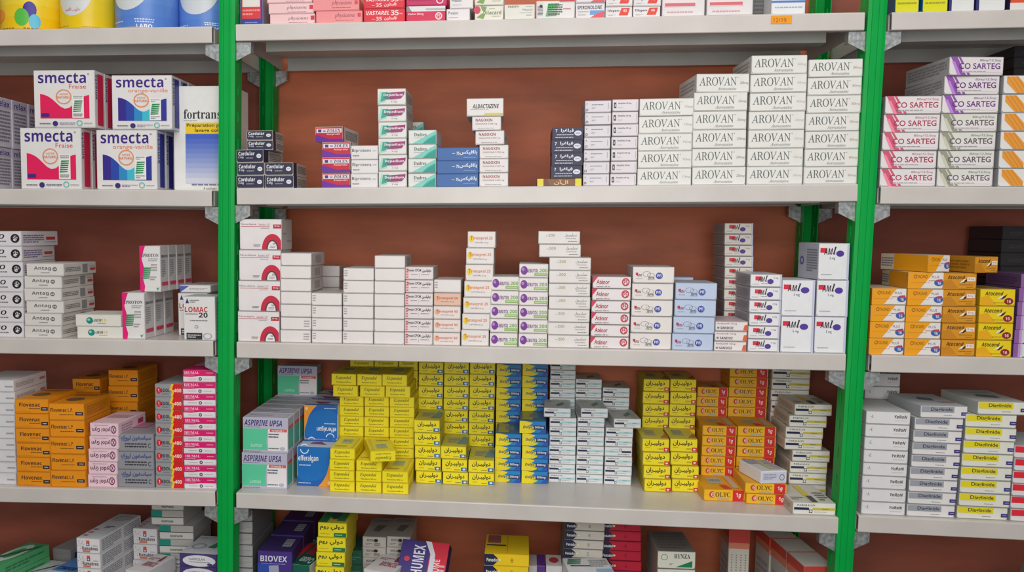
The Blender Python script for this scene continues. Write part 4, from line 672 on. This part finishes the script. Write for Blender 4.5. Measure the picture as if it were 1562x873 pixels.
tin(157, 253, BL, (120, 160, 226), 'blue tin with silver oval, left of the two blue', [('e', -.25, .66, .8, .42, (216, 220, 224)), ('m', -.8, .16, .25, .006, (220, 120, 140)), ('m', .3, .125, .3, .006, (235, 238, 246)), ('m', .3, .095, .28, .006, (235, 238, 246)), ('m', -.7, .1, .3, .008, (210, 220, 240)), ('t', .3, .04, .24, .026, (235, 238, 246), 'LABO', 'b')])
tin(258, 347, BL, (120, 160, 226), 'blue tin with silver oval, next to the green upright', [('e', -.1, .66, .85, .42, (216, 220, 224)), ('m', .5, .13, .3, .006, (235, 238, 246)), ('m', .5, .105, .28, .006, (235, 238, 246)), ('m', -.7, .1, .3, .008, (210, 220, 240)), ('t', .5, .05, .22, .026, (235, 238, 246), 'LABO', 'b')], y=.042)
# second shelf
for lv, (vt_, nm) in enumerate(((222, 'lower'), (147.5, 'upper'))):
    pass
SR = {}
for i in range(4):
    y = .012 + i * .046; nm = ['front', 'second', 'third', 'rearmost'][i]
    uR = 800 - (800 - (-12)) * 1.373 / (1.373 + y)
    s1 = stack('relax', 'L2', uR - 52, uR, 350 - (350 - 222) * 1.373 / (1.373 + y), 1, 'lower layer, %s of the row at left edge' % nm, y=y, L=.044, jit=.3)
    SR[i] = stack('relax', 'L2', uR - 52, uR, 350 - (350 - 144) * 1.373 / (1.373 + y), 1, 'upper layer, %s of the row at left edge' % nm, y=y, L=.044, base=s1, jit=.3)
for kn, u0, u1, vt_, uu0, uu1, vv, nd, dsc in (('smf', 33, 126, 195, 53, 146, 107, 3, 'strawberry pair'), ('smo', 148.5, 241, 198, 171.5, 263.5, 114.5, 3, 'orange pair')):
    for i in range(nd):
        y = .010 + i * .034; k = 1.383 / (1.373 + y); f = lambda u: 800 - (800 - u) * k; g = lambda v: 350 - (350 - v) * k
        nm = ['in front', 'second from front', 'third from front'][i]
        s1 = stack(kn, 'L2', f(u0), f(u1), g(vt_), 1, 'lower layer, %s' % nm, y=y, L=.032, jit=.3)
        stack(kn, 'L2', f(uu0), f(uu1), g(vv), 1, 'upper layer, %s' % nm, y=y, L=.032, base=s1, jit=.3)
stack('fortrans', 'L2', 266, 357, 131, 1, 'against the upright', y=.04, L=.075, jit=0, yaw=-1)
# third shelf
stack('hp', 'L3', -32, 37, 352.5, 7, 'of the stack at left edge', L=.108, u0t=-36, yaws={6: -1, 5: 2, 4: 2})
stack('antag', 'L3', 38, 95, 402, 6, 'of its stack', y=.006, L=.107, dx={5: 41, 2: 40, 3: 37, 4: 37, 1: 37.5})
stack('amor', 'L3', 118, 188, 480, 2, 'of a pair', L=.07, u0t=115.5)
for i in range(3):
    y = .010 + i * .0385; k = 1.383 / (1.373 + y); f = lambda u: 800 - (800 - u) * k; g = lambda v: 350 - (350 - v) * k; nm = ['front', 'middle', 'rear'][i]
    SP = stack('proton', 'L3', f(187.5), f(222), g(446.5), 1, '%s of three on the shelf' % nm, y=y, L=.036, jit=.4)
for i in range(4):
    y = .020 + i * .0330; k = 1.393 / (1.373 + y); f = lambda u: 800 - (800 - u) * k; g = lambda v: 350 - (350 - v) * k; nm = ['front', 'second', 'third', 'rear'][i]
    stack('proton', 'L3', f(214), f(246), g(375), 1, '%s of four in the upper layer' % nm, y=y, L=.0315, jit=.4, base=SP)
stack('lomac', 'L3', 281, 330, 452, 1, 'in front beside the upright', y=.006, L=.05, jit=0, yaw=-1)
sl = stack('lomac', 'L3', 273, 318, 447, 1, 'behind its twin by the upright', y=.064, L=.05, jit=0)
stack('tipped', 'L3', 275, 322, 435, 1, 'lying on white cartons by the upright', y=.07, L=.09, base=sl, jit=0)
# fourth shelf
stack('plainL', 'L4', -42, 25.5, 580, 9, 'of the stack at left edge', L=.10, y=.014)
stack('flo', 'L4', 26, 77.5, 609, 6, 'of the front left stack', L=.092, y=.006)
stack('flolp', 'L4', 78, 131.5, 616, 5, 'of the front right stack', L=.092, y=.006, dx={4: 75})
stack('flo', 'L4', 113, 155, 578, 6, 'of the short stack behind', L=.085, y=.16)
stack('flolp', 'L4', 167, 212, 565, 6, 'of the tall stack behind', L=.085, y=.15)
stack('xydol', 'L4', 134.5, 179, 645.5, 5, 'of its stack', L=.095, y=.010, flip=True, yaws={4: -3}, u0t=137)
stack('spa', 'L4', 180, 236, 662, 3, 'of three', L=.085, y=.012)
stack('edol', 'L4', 238, 280, 586, 8, 'of its stack', L=.09, y=.012)
stack('ibu', 'L4', 281, 330.5, 565, 10, 'of its stack by the upright', L=.09, y=.010, u0t=279)
# lowest shelf
stack('greenb', 'L5', -30, 8, 861, None, 'of the stack at left edge', hb=20, y=.03, L=.11, yaw=-14)
stack('skyb', 'L5', 66, 110, 877, None, 'of its stack', hb=20, y=.055, L=.10, yaw=-14)
stack('palew', 'L5', 14, 54, 884, None, 'of its stack', hb=20, y=.05, L=.09, yaw=-10)
stack('dimb', 'L5', 80, 112, 838, None, 'far back beside the mint cartons', hb=22, y=.165, L=.09, yaw=-12)
stack('ruma', 'L5', 122, 160, 822, None, 'of the front stack', hb=22.2, y=.03, L=.13, yaw=-6, u0t=116)
stack('ruma', 'L5', 204, 241.5, 807, None, 'of the rear stack', hb=22, y=.12, L=.10, yaw=-3)
stack('crims', 'L5', 190, 226, 872, None, 'between the emblem cartons', hb=20, y=.03, L=.08, yaw=-15)
sn = stack('nop', 'L5', 244, 296, 803, None, 'of the lower part', hb=21.8, y=.12, L=.09)
stack('nop', 'L5', 231.5, 281, 757, 2, 'of two set back on top', y=.125, L=.09, base=sn)
stack('napro', 'L5', 272, 331, 845, None, 'beside the upright', hb=21, y=.03, L=.085, u0t=273, yaw=-4)
# ------------------------------------------------------------------ MIDDLE BAY, top shelf
stack('navyb', 'C1', 367, 402, -20, 1, 'by the left upright', y=.02, L=.07, jit=0)
stack('physp', 'C1', 411.5, 480.5, -12, 3, 'of three', u0t=407, L=.09, y=.006)
stack('physr', 'C1', 482, 553, -3.5, 2, 'of two', dx={1: 477}, L=.09, y=.006)
stack('vast', 'C1', 555, 618, -8, 2, 'of two', L=.09, y=.006)
sv = stack('vastr', 'C1', 620, 680, 9, 1, 'on the top shelf', L=.09, y=.008, jit=.2)
stack('vasttop', 'C1', 620, 682, -14, 1, 'lying on its white-topped twin', L=.09, y=.008, base=sv, jit=.2)
stack('prex', 'C1', 681, 717, -6, 2, 'of two', dx={1: 686}, L=.09, y=.006)
stack('dila', 'C1', 724, 768.5, -15, 2, 'of two', L=.09, y=.006)
stack('trit', 'C1', 769.5, 816, 6.5, 1, 'on the top shelf', L=.09, y=.006, jit=.3)
stack('scrib', 'C1', 818, 877, 1, 1, 'on the top shelf', L=.09, y=.006, jit=.3)
stack('spiro', 'C1', 878, 923, -20, 2, 'of two', L=.09, y=.006)
stack('tilo', 'C1', 924, 965, -8, 2, 'of the left pair', L=.09, y=.006)
stack('tilo', 'C1', 966, 1008, -8, 2, 'of the right pair', L=.09, y=.006)
stack('whred', 'C1', 1010, 1075, -24, 1, 'left of two', L=.09, y=.006, jit=.3)
stack('whred', 'C1', 1078, 1148.5, -26, 1, 'right of two', L=.09, y=.006, jit=.3)
stack('greyp', 'C1', 1146, 1176, -10, 1, 'between two white ones', L=.06, y=.05, jit=0)
stack('superst', 'C1', 1176.5, 1228.5, -18, 1, 'rightmost on the top shelf', L=.09, y=.006, jit=.3)
# ------------------------------------------------------------------ MIDDLE BAY, second shelf
a = stack('card', 'C2', 361, 403.5, 228, 3, 'of the left column', L=.085, y=.006, yaws={2: -5}, dx={2: 360})
stack('card', 'C2', 404.5, 448.5, 248, 2, 'of the right column', L=.085, y=.006, u0t=403.5)
stack('card', 'C2', 376.5, 417, 199, 2, 'of two set back on top', L=.06, y=.022, base=a)
stack('zolex', 'C2', 491.5, 535, 193, 4, 'of its stack', L=.085, y=.006, dx={3: 480}, yaws={3: -6})
stack('bip', 'C2', 535.5, 577, 222, 3, 'of three', L=.085, y=.006)
stack('depa', 'C2', 578, 621.5, 135, 6, 'of its stack', L=.085, y=.006, u0t=576)
stack('dud', 'C2', 622.5, 665.5, 198, 4, 'of the front stack', L=.085, y=.006)
stack('dud', 'C2', 612, 645, 186, 5, 'of the stack behind', L=.06, y=.16)
stack('blu', 'C2', 666.5, 730.5, 225, 3, 'of three', L=.085, y=.006)
a = stack('nag', 'C2', 731, 775.5, 177.5, 5, 'of its stack', L=.08, y=.006, dx={3: 725.5, 4: 720}, yaws={3: -3})
stack('alda', 'C2', 712, 768.5, 150, 1, 'crowning the red-headed stack', L=.08, y=.006, base=a, yaw=1, jit=0)
a = stack('gold', 'C2', 819.5, 887.5, 272.5, 1, 'under the dark navy stack', L=.11, y=.004, jit=0)
stack('via', 'C2', 841, 888.5, 193.5, 4, 'of its stack', L=.09, y=.006, base=a)
stack('ga', 'C2', 889.5, 930, 153, 7, 'of its stack', L=.085, y=.006)
stack('gb', 'C2', 931, 971.5, 151, 7, 'of its stack', L=.085, y=.006)
stack('aro1', 'C2', 972, 1054.5, 150, 5, 'of the first of four stacks', L=.10, y=.006)
stack('aro2', 'C2', 1055.5, 1137.5, 112, 6, 'of the second of four stacks', L=.10, y=.006, u0t=1058, dx={5: 1062, 4: 1058}, yaws={5: 5, 4: 1, 3: 1})
stack('aro4', 'C2', 1139, 1224.5, 84, 7, 'of the third of four stacks', L=.10, y=.006, u0t=1146, yaws={6: 3})
stack('aro8', 'C2', 1225.5, 1307.5, 90, 7, 'of the rightmost of four stacks', L=.10, y=.006, u0t=1233)
# ------------------------------------------------------------------ MIDDLE BAY, third shelf
stack('nica', 'C3', 363, 427, 334, 4, 'of its stack', L=.06, y=.006, u0t=365.5)
stack('wA', 'C3', 428, 475, 386, 7, 'of the stack beside the crimson arches', L=.08, y=.006, yaws={6: -2, 5: -1}, kinds={0: 'wC', 1: 'wC'})
a = stack('wB', 'C3', 475.5, 522, 447, 4, 'of the lowest stack', L=.08, y=.006)
b = stack('wA', 'C3', 489, 518, 405.5, 6, 'of the short stack far back', L=.06, y=.17, yaw=-4)
stack('wB', 'C3', 523, 570, 409, 6, 'of the stack right of a gap', L=.08, y=.006)
stack('wA', 'C3', 570.5, 617, 390, 7, 'of the stack beside the pink tabs', L=.08, y=.006)
stack('digo', 'C3', 617.5, 660.5, 407, 6, 'of its stack', L=.08, y=.006)
stack('ten50', 'C3', 661, 702.5, 426.5, 5, 'of its stack', L=.08, y=.006, kinds={4: 'wB', 3: 'ten50s'})
stack('ten25', 'C3', 703.5, 746, 353, 7, 'of its leaning stack', L=.08, y=.006, u0t=713)
stack('sebu', 'C3', 747, 790, 422, 5, 'of the shorter stack', L=.08, y=.006)
stack('sebu', 'C3', 791, 835.5, 402.5, 6, 'of the taller stack', L=.08, y=.006, u0t=792)
stack('s200', 'C3', 836, 899.5, 353, 9, 'of its stack', L=.07, y=.006, dx={1: 836, 2: 836.5, 3: 837, 4: 837, 5: 837.5, 6: 838, 7: 822.5, 8: 821})
stack('aten', 'C3', 900.5, 959.5, 422, 6, 'of its stack', L=.085, y=.006, u0t=904)
stack('amlor', 'C3', 960.5, 1024, 407, 5, 'of its stack', L=.085, y=.006, u0t=965.5)
stack('amlorb', 'C3', 1025, 1088.5, 431.5, 4, 'of its stack', L=.085, y=.006, u0t=1030)
stack('amlorb', 'C3', 1024, 1055, 423, 5, 'of the stack behind', L=.07, y=.10)
stack('sand', 'C3', 1089.5, 1139.5, 490, 3, 'of three', L=.085, y=.006)
stack('amlob', 'C3', 1104, 1147.5, 340.5, None, 'of the tall stack behind', L=.085, y=.10, hb=17.5, u0t=1105.5)
stack('amlos', 'C3', 1140.5, 1189, 418.5, 6, 'of the front stack', L=.09, y=.006)
stack('amloL', 'C3', 1190, 1240.5, 427, 2, 'of the left pair', L=.075, y=.006, u0t=1191.5)
stack('amloL', 'C3', 1241.5, 1290, 371, 3, 'of three by the upright', L=.075, y=.006, u0t=1247, yaws={2: 5})
# ------------------------------------------------------------------ MIDDLE BAY, fourth shelf
def yof(sh, u, vb):
    lo, hi = -.01, .27
    for _ in range(30):
        y = (lo + hi) / 2; x = x_at(u, y, shelf_z(sh, .5)); x = x_at(u, y, shelf_z(sh, x))
        lo, hi = (y, hi) if proj(x, y, shelf_z(sh, x))[1] > vb else (lo, y)
    return y
for i in range(6):
    y = .026 + i * .036; k = 1.399 / (1.373 + y); f = lambda u: 800 - (800 - u) * k; g = lambda v: 350 - (350 - v) * k
    nm = ['front', 'second', 'third', 'fourth', 'fifth', 'rearmost'][i]
    s1 = stack('asp', 'C4', f(369.5), f(438.5), g(691), 1, '%s of the lower row' % nm, y=y, L=.0345, jit=.2)
    s2 = stack('asp', 'C4', f(371), f(440), g(637), 1, '%s of the upper row' % nm, y=y, L=.0345, base=s1, jit=.5)
stack('asp', 'C4', 424, 484, 558.5, 1, 'alone on top of the row', y=.20, L=.034, base=s2, jit=0)
for i in range(4):
    y = .052 + i * .047; k = 1.425 / (1.373 + y); f = lambda u: 800 - (800 - u) * k; g = lambda v: 350 - (350 - v) * k
    nm = ['front', 'second', 'third', 'rearmost'][i]
    s1 = stack('eff', 'C4', f(453), f(506), g(681.5), 1, '%s of the lower row' % nm, y=y, L=.045, jit=.3)
    if i > 0: stack('eff', 'C4', f(453), f(506), g(627.5), 1, '%s of the upper row' % nm, y=y, L=.045, base=s1, jit=.3, flip=True)
cols = 'left', 'middle', 'right'
YX = .026; tops = (685, 701, 718); nE = (4, 3, 2)
for c, (u0, u1) in enumerate(((503, 541), (542.5, 582), (583, 623))):
    s1 = stack('exp', 'C4', u0, u1, (685, 703, 719.5)[c], (4, 3, 2)[c], 'of the front %s column' % cols[c], y=YX, L=.082, jit=1.2)
    if c == 1: SM_ = s1
stack('exp', 'C4', 565, 604, 688, 1, 'lying crooked on the front middle column', y=.022, L=.085, base=SM_, yaw=16, flip=True, jit=0)
for c, (u0, u1) in enumerate(((517.5, 554), (555, 592.5), (593.5, 631))):
    s1 = stack('exp', 'C4', u0, u1, 604.5 + c * .7, 8, 'of the second %s column' % cols[c], y=.115, L=.077, jit=1.2)
    stack('exp', 'C4', (508, 549, 588)[c], (546, 587, 626)[c], (571, 571.5, 572)[c], 2, 'of two overhanging the second %s column' % cols[c], y=.105, L=.085, base=s1, jit=1.2, u0t=(505, 544.5, 583)[c])
    stack('exp', 'C4', (533, 570, 607)[c], (569, 606, 636)[c], 549, 10, 'of the rear %s column' % cols[c], y=.198, L=.075, jit=.8)
for c, (u0, u1, vt_, n, ut) in enumerate(((634, 673.5, 641.5, 5, 631.5), (675, 714, 681.5, 3, 672.5), (714.5, 754, 702, 2, 714.5))):
    stack('doli5', 'C4', u0, u1, vt_, n, 'of the front %s column' % cols[c], vb=(738, 739.5, 741)[c], L=.088, u0t=ut)
for c, (u0, u1) in enumerate(((637, 674.5), (675, 713), (714, 752.5))):
    stack('doli5', 'C4', u0, u1, 553, 9, 'of the rear %s column' % cols[c], y=.184, L=.085, jit=1.2)
for c, (u0, u1, vt_, n) in enumerate(((754.5, 794, 662, 4), (795.5, 836, 643, 5))):
    stack('dolyc5', 'C4', u0, u1, vt_, n, 'of the front %s column' % ('left', 'right')[c], vb=736 + c * 1.5, L=.08, dx={4: 792.5} if c else None)
    stack('dolyc5', 'C4', (755, 794)[c], (793, 833)[c], 556, 9, 'of the rear %s column' % ('left', 'right')[c], y=.205, L=.065)
for c, (u0, u1, vt_, n, ut) in enumerate(((836.5, 877.5, 623, 8, 830), (878.5, 920, 623, 8, 886), (921.5, 963.5, 638.5, 7, 936))):
    stack('par5', 'C4', u0, u1, vt_, n, 'of the front %s column' % cols[c], vb=(736.5, 738, 740)[c], L=.075, flip=(3,) if c == 2 else (), dx={n - 1: ut}, yaws={n - 1: (-2, 4, 5)[c]})
    stack('par5', 'C4', (836, 875, 916)[c], (874.5, 915, 957)[c], (551, 579, 592)[c], None, 'of the rear %s column' % cols[c], y=.207, L=.066, hb=14.3)
for c, (u0, u1) in enumerate(((982.5, 1024), (1025, 1067))):
    stack('doli10', 'C4', u0, u1, 670, 4, 'of the front %s column' % ('left', 'right')[c], vb=751, L=.085, u0t=u0 - 3)
    stack('doli10', 'C4', (977, 1018)[c], (1017, 1058)[c], 579, None, 'of the rear %s column' % ('left', 'right')[c], y=.182, L=.085, hb=18.7)
stack('dolyc1', 'C4', 1073, 1137, 747, 1, 'lying alone in front', vb=764, L=.085, yaw=2, jit=0)
DP = stack('dolyc1', 'C4', 1138, 1202, 737.5, 2, 'of the front pair', vb=769.5, L=.085, u0t=1136.5)
stack('dolyc1', 'C4', 1068.5, 1121, 650, 6, 'of the middle left column', y=.142, L=.068)
stack('dolyc1', 'C4', 1122, 1181, 650.5, 6, 'of the middle right column', y=.142, L=.068)
stack('dolyc1', 'C4', 1059, 1106, 591, None, 'of the rear left column', y=.214, L=.058, hb=14.8)
stack('dolyc1', 'C4', 1107, 1166, 561, None, 'of the rear right column', y=.214, L=.058, hb=14.8)
stack('wshine', 'C4', 1158, 1202, 718, 1, 'on the front amber pair', y=.05, L=.07, base=DP, yaw=14, jit=0)
stack('par1', 'C4', 1208.5, 1275, 767, 1, 'lying flat on the shelf edge', y=.008, L=.095, yaw=1.5, jit=0)
stack('par1', 'C4', 1202.5, 1260, 617, 8, 'of the front stack', y=.108, L=.085, dx={0: 1203, 1: 1203, 2: 1204.5, 3: 1208.5, 4: 1197, 5: 1198, 6: 1203, 7: 1212}, yaws={7: 2, 4: 1})
stack('par1', 'C4', 1171, 1229, 561, None, 'of the rear stack', y=.205, L=.068, hb=17)
# ------------------------------------------------------------------ MIDDLE BAY, lowest shelf
stack('greyst', 'C5', 361, 386, 778, None, 'by the left upright', hb=17.3, y=.06, L=.12)
for i in range(3):
    y = .05 + i * .075; k = 1.423 / (1.373 + y); f = lambda u: 800 - (800 - u) * k; g = lambda v: 350 + (v - 350) * k
    stack('biovex', 'C5', f(393), f(446), g(841), None, 'of the %s stack' % ('front', 'middle', 'rear')[i], hb=44, y=y, L=.072)
stack('redgreen', 'C5', 433, 474, 862, None, 'of the front stack', hb=24, y=.05, L=.10, yaw=-10)
stack('redgreen', 'C5', 447, 478, 832, None, 'of the rear stack', hb=22, y=.17, L=.09)
stack('dolirh', 'C5', 476, 520, 798, None, 'of its stack', hb=21.3, y=.03, L=.095, u0t=484.5)
stack('dkgreen', 'C5', 530, 552, 840, None, 'beside the bright yellow stack', hb=24, y=.10, L=.07)
for c, (u0, u1, ut) in enumerate(((549, 585, 553), (586, 621.5, 590))):
    stack('revit', 'C5', u0, u1, 819, None, 'of the %s column' % ('left', 'right')[c], hb=15.6, y=.11, L=.10, u0t=ut)
stack('crims', 'C5', 552, 600, 872, None, 'of the middle bay stack', hb=20, y=.03, L=.075, yaw=-16)
hx = stack('dkgreen', 'C5', 606, 668, 906, None, 'hidden under the leaning navy-red carton', hb=26, y=.03, L=.10)
p = at_y(640, 898, .04); hz = hx['zt'](p[0])
place('humex', .082, .072, .022, (p[0], .047, hz + .006), (math.radians(-38), 0, math.radians(-9)), 'navy and red carton with large white capitals, leaning back')
stack('panY', 'C5', 736, 804, 846, None, 'of its stack', hb=18.6, y=.03, L=.09)
stack('smallp', 'C5', 804, 829, 864, None, 'beside the yellow bullet stack', hb=22, y=.06, L=.05)
stack('smallw', 'C5', 830, 855, 864, None, 'beside the grey-violet one', hb=22, y=.06, L=.05)
stack('panW', 'C5', 851, 911, 796, None, 'of its stack', hb=14.4, y=.08, L=.12, u0t=862.5)
stack('scr2', 'C5', 866, 938, 878, None, 'before the navy-bullet stacks', hb=24, y=.0, L=.072, yaw=7)
stack('panR', 'C5', 918, 980, 796, None, 'of its stack', hb=14.6, y=.09, L=.12, u0t=915.5)
stack('rynza', 'C5', 998, 1056.5, 842, None, 'of its stack', hb=27, y=.04, L=.095, yaw=2)
stack('tall', 'C5', 1107, 1139, 808, 1, 'standing alone', y=.17, L=.06, jit=0)
for i in range(3):
    stack('tall', 'C5', (1219, 1193, 1168)[i], (1268, 1240, 1213)[i], (864, 841, 820)[i], 1, '%s of three askew by the upright' % ('front', 'middle', 'rear')[i], y=(.045, .112, .179)[i], L=.06, yaw=7, jit=0)
# ------------------------------------------------------------------ RIGHT BAY
stack('yelg', 'R1', 1365, 1402, -24, 1, 'beside the upright', y=.012, L=.09, jit=.3)
stack('yelg', 'R1', 1407, 1446, -24, 1, 'beside a white carton', y=.012, L=.09, jit=.3)
stack('whn', 'R1', 1447.5, 1486.5, -26, 1, 'left of two', y=.012, L=.09, jit=.3)
stack('whn', 'R1', 1488.5, 1533.5, -26, 1, 'right of two', y=.012, L=.09, jit=.3)
stack('rdor', 'R1', 1540, 1590, -26, 1, 'at right edge of top shelf', y=.012, L=.09, jit=.3)
stack('cosR', 'R2', 1341, 1427, 146, 5, 'of its stack', y=.006, L=.105, u0t=1350)
a = stack('cosG', 'R2', 1429, 1515.5, 173, 4, 'of its stack', y=.006, L=.105, u0t=1434.5)
stack('cosP', 'R2', 1437, 1524, 86.5, 3, 'of three above the khaki striped', y=.006, L=.12, base=a, dx={2: 1445.5, 1: 1439.5}, yaws={2: 5, 1: 3})
stack('sart', 'R2', 1521.5, 1606, 114.5, 6, 'of its stack', y=.006, L=.10, u0t=1530)
stack('blackb', 'R2', 1535, 1592, 69, None, 'behind the orange hatched stack', y=.14, L=.12, hb=18)
stack('taca', 'R3', 1325.5, 1378.5, 440, 4, 'of the left stack', y=.006, L=.095, u0t=1330)
a = stack('taca', 'R3', 1379.5, 1434.5, 415.5, 5, 'of the right stack', y=.006, L=.095, u0t=1385)
b = stack('atag', 'R3', 1436, 1488, 416.5, 5, 'of the stack', y=.006, L=.095, u0t=1438)
stack('taca', 'R3', 1410.5, 1453, 389, 1, 'askew on top of the right stack', y=.012, L=.095, base=a, yaw=20, jit=0)
stack('atag', 'R3', 1483, 1525, 391.5, 1, 'askew on top of its stack', y=.010, L=.095, base=b, yaw=14, jit=0)
stack('atay', 'R3', 1489, 1543, 441, 4, 'of its stack', y=.006, L=.095, u0t=1495)
stack('purw', 'R3', 1545, 1600, 418, 6, 'of its stack', y=.006, L=.10, u0t=1557)
stack('blackb', 'R3', 1519, 1576, 345, None, 'behind the yellow cartons', y=.15, L=.11, hb=21)
stack('yara', 'R4', 1313.5, 1381, 628, 8, 'of the front stack', y=.008, L=.10, u0t=1320.5)
stack('yara', 'R4', 1312, 1365, 570, None, 'of the stack behind', y=.14, L=.10, hb=19.5)
stack('diagG', 'R4', 1383, 1457, 619, 9, 'of its stack', y=.008, L=.10, u0t=1396, dx={8: 1402}, yaws={8: 4})
stack('diagY', 'R4', 1460, 1538, 612.5, 9, 'of its stack', y=.008, L=.10, u0t=1475, dx={8: 1489}, yaws={8: 5})
stack('redw', 'R4', 1540.5, 1612, 681, 6, 'of its stack', y=.008, L=.10, u0t=1547)
stack('greyst', 'R5', 1563, 1610, 872, None, 'of the stack below the red bars', hb=22, y=.05, L=.03)
# handwriting on the price sticker
m = MB(); v, f = text_geo('12/19', 'i'); xa, xb2 = pa[0] + .003, pb[0] - .008; za, zz = pa[2] + .002, pa[2] + .008
m.faces([(xa + q[0] * (xb2 - xa), -.0010, za + q[1] * (zz - za)) for q in v], f, mat((120, 70, 10), .6, 'print')); m.obj('handwriting', STICK)
if HIDDEN.f:
    o = HIDDEN.obj('stacked_cartons'); tag(o, 'cartons stacked out of sight behind and below the visible ones', 'boxes', kind='stuff')
print('cartons', NBOX[0], 'objects', len(bpy.data.objects))
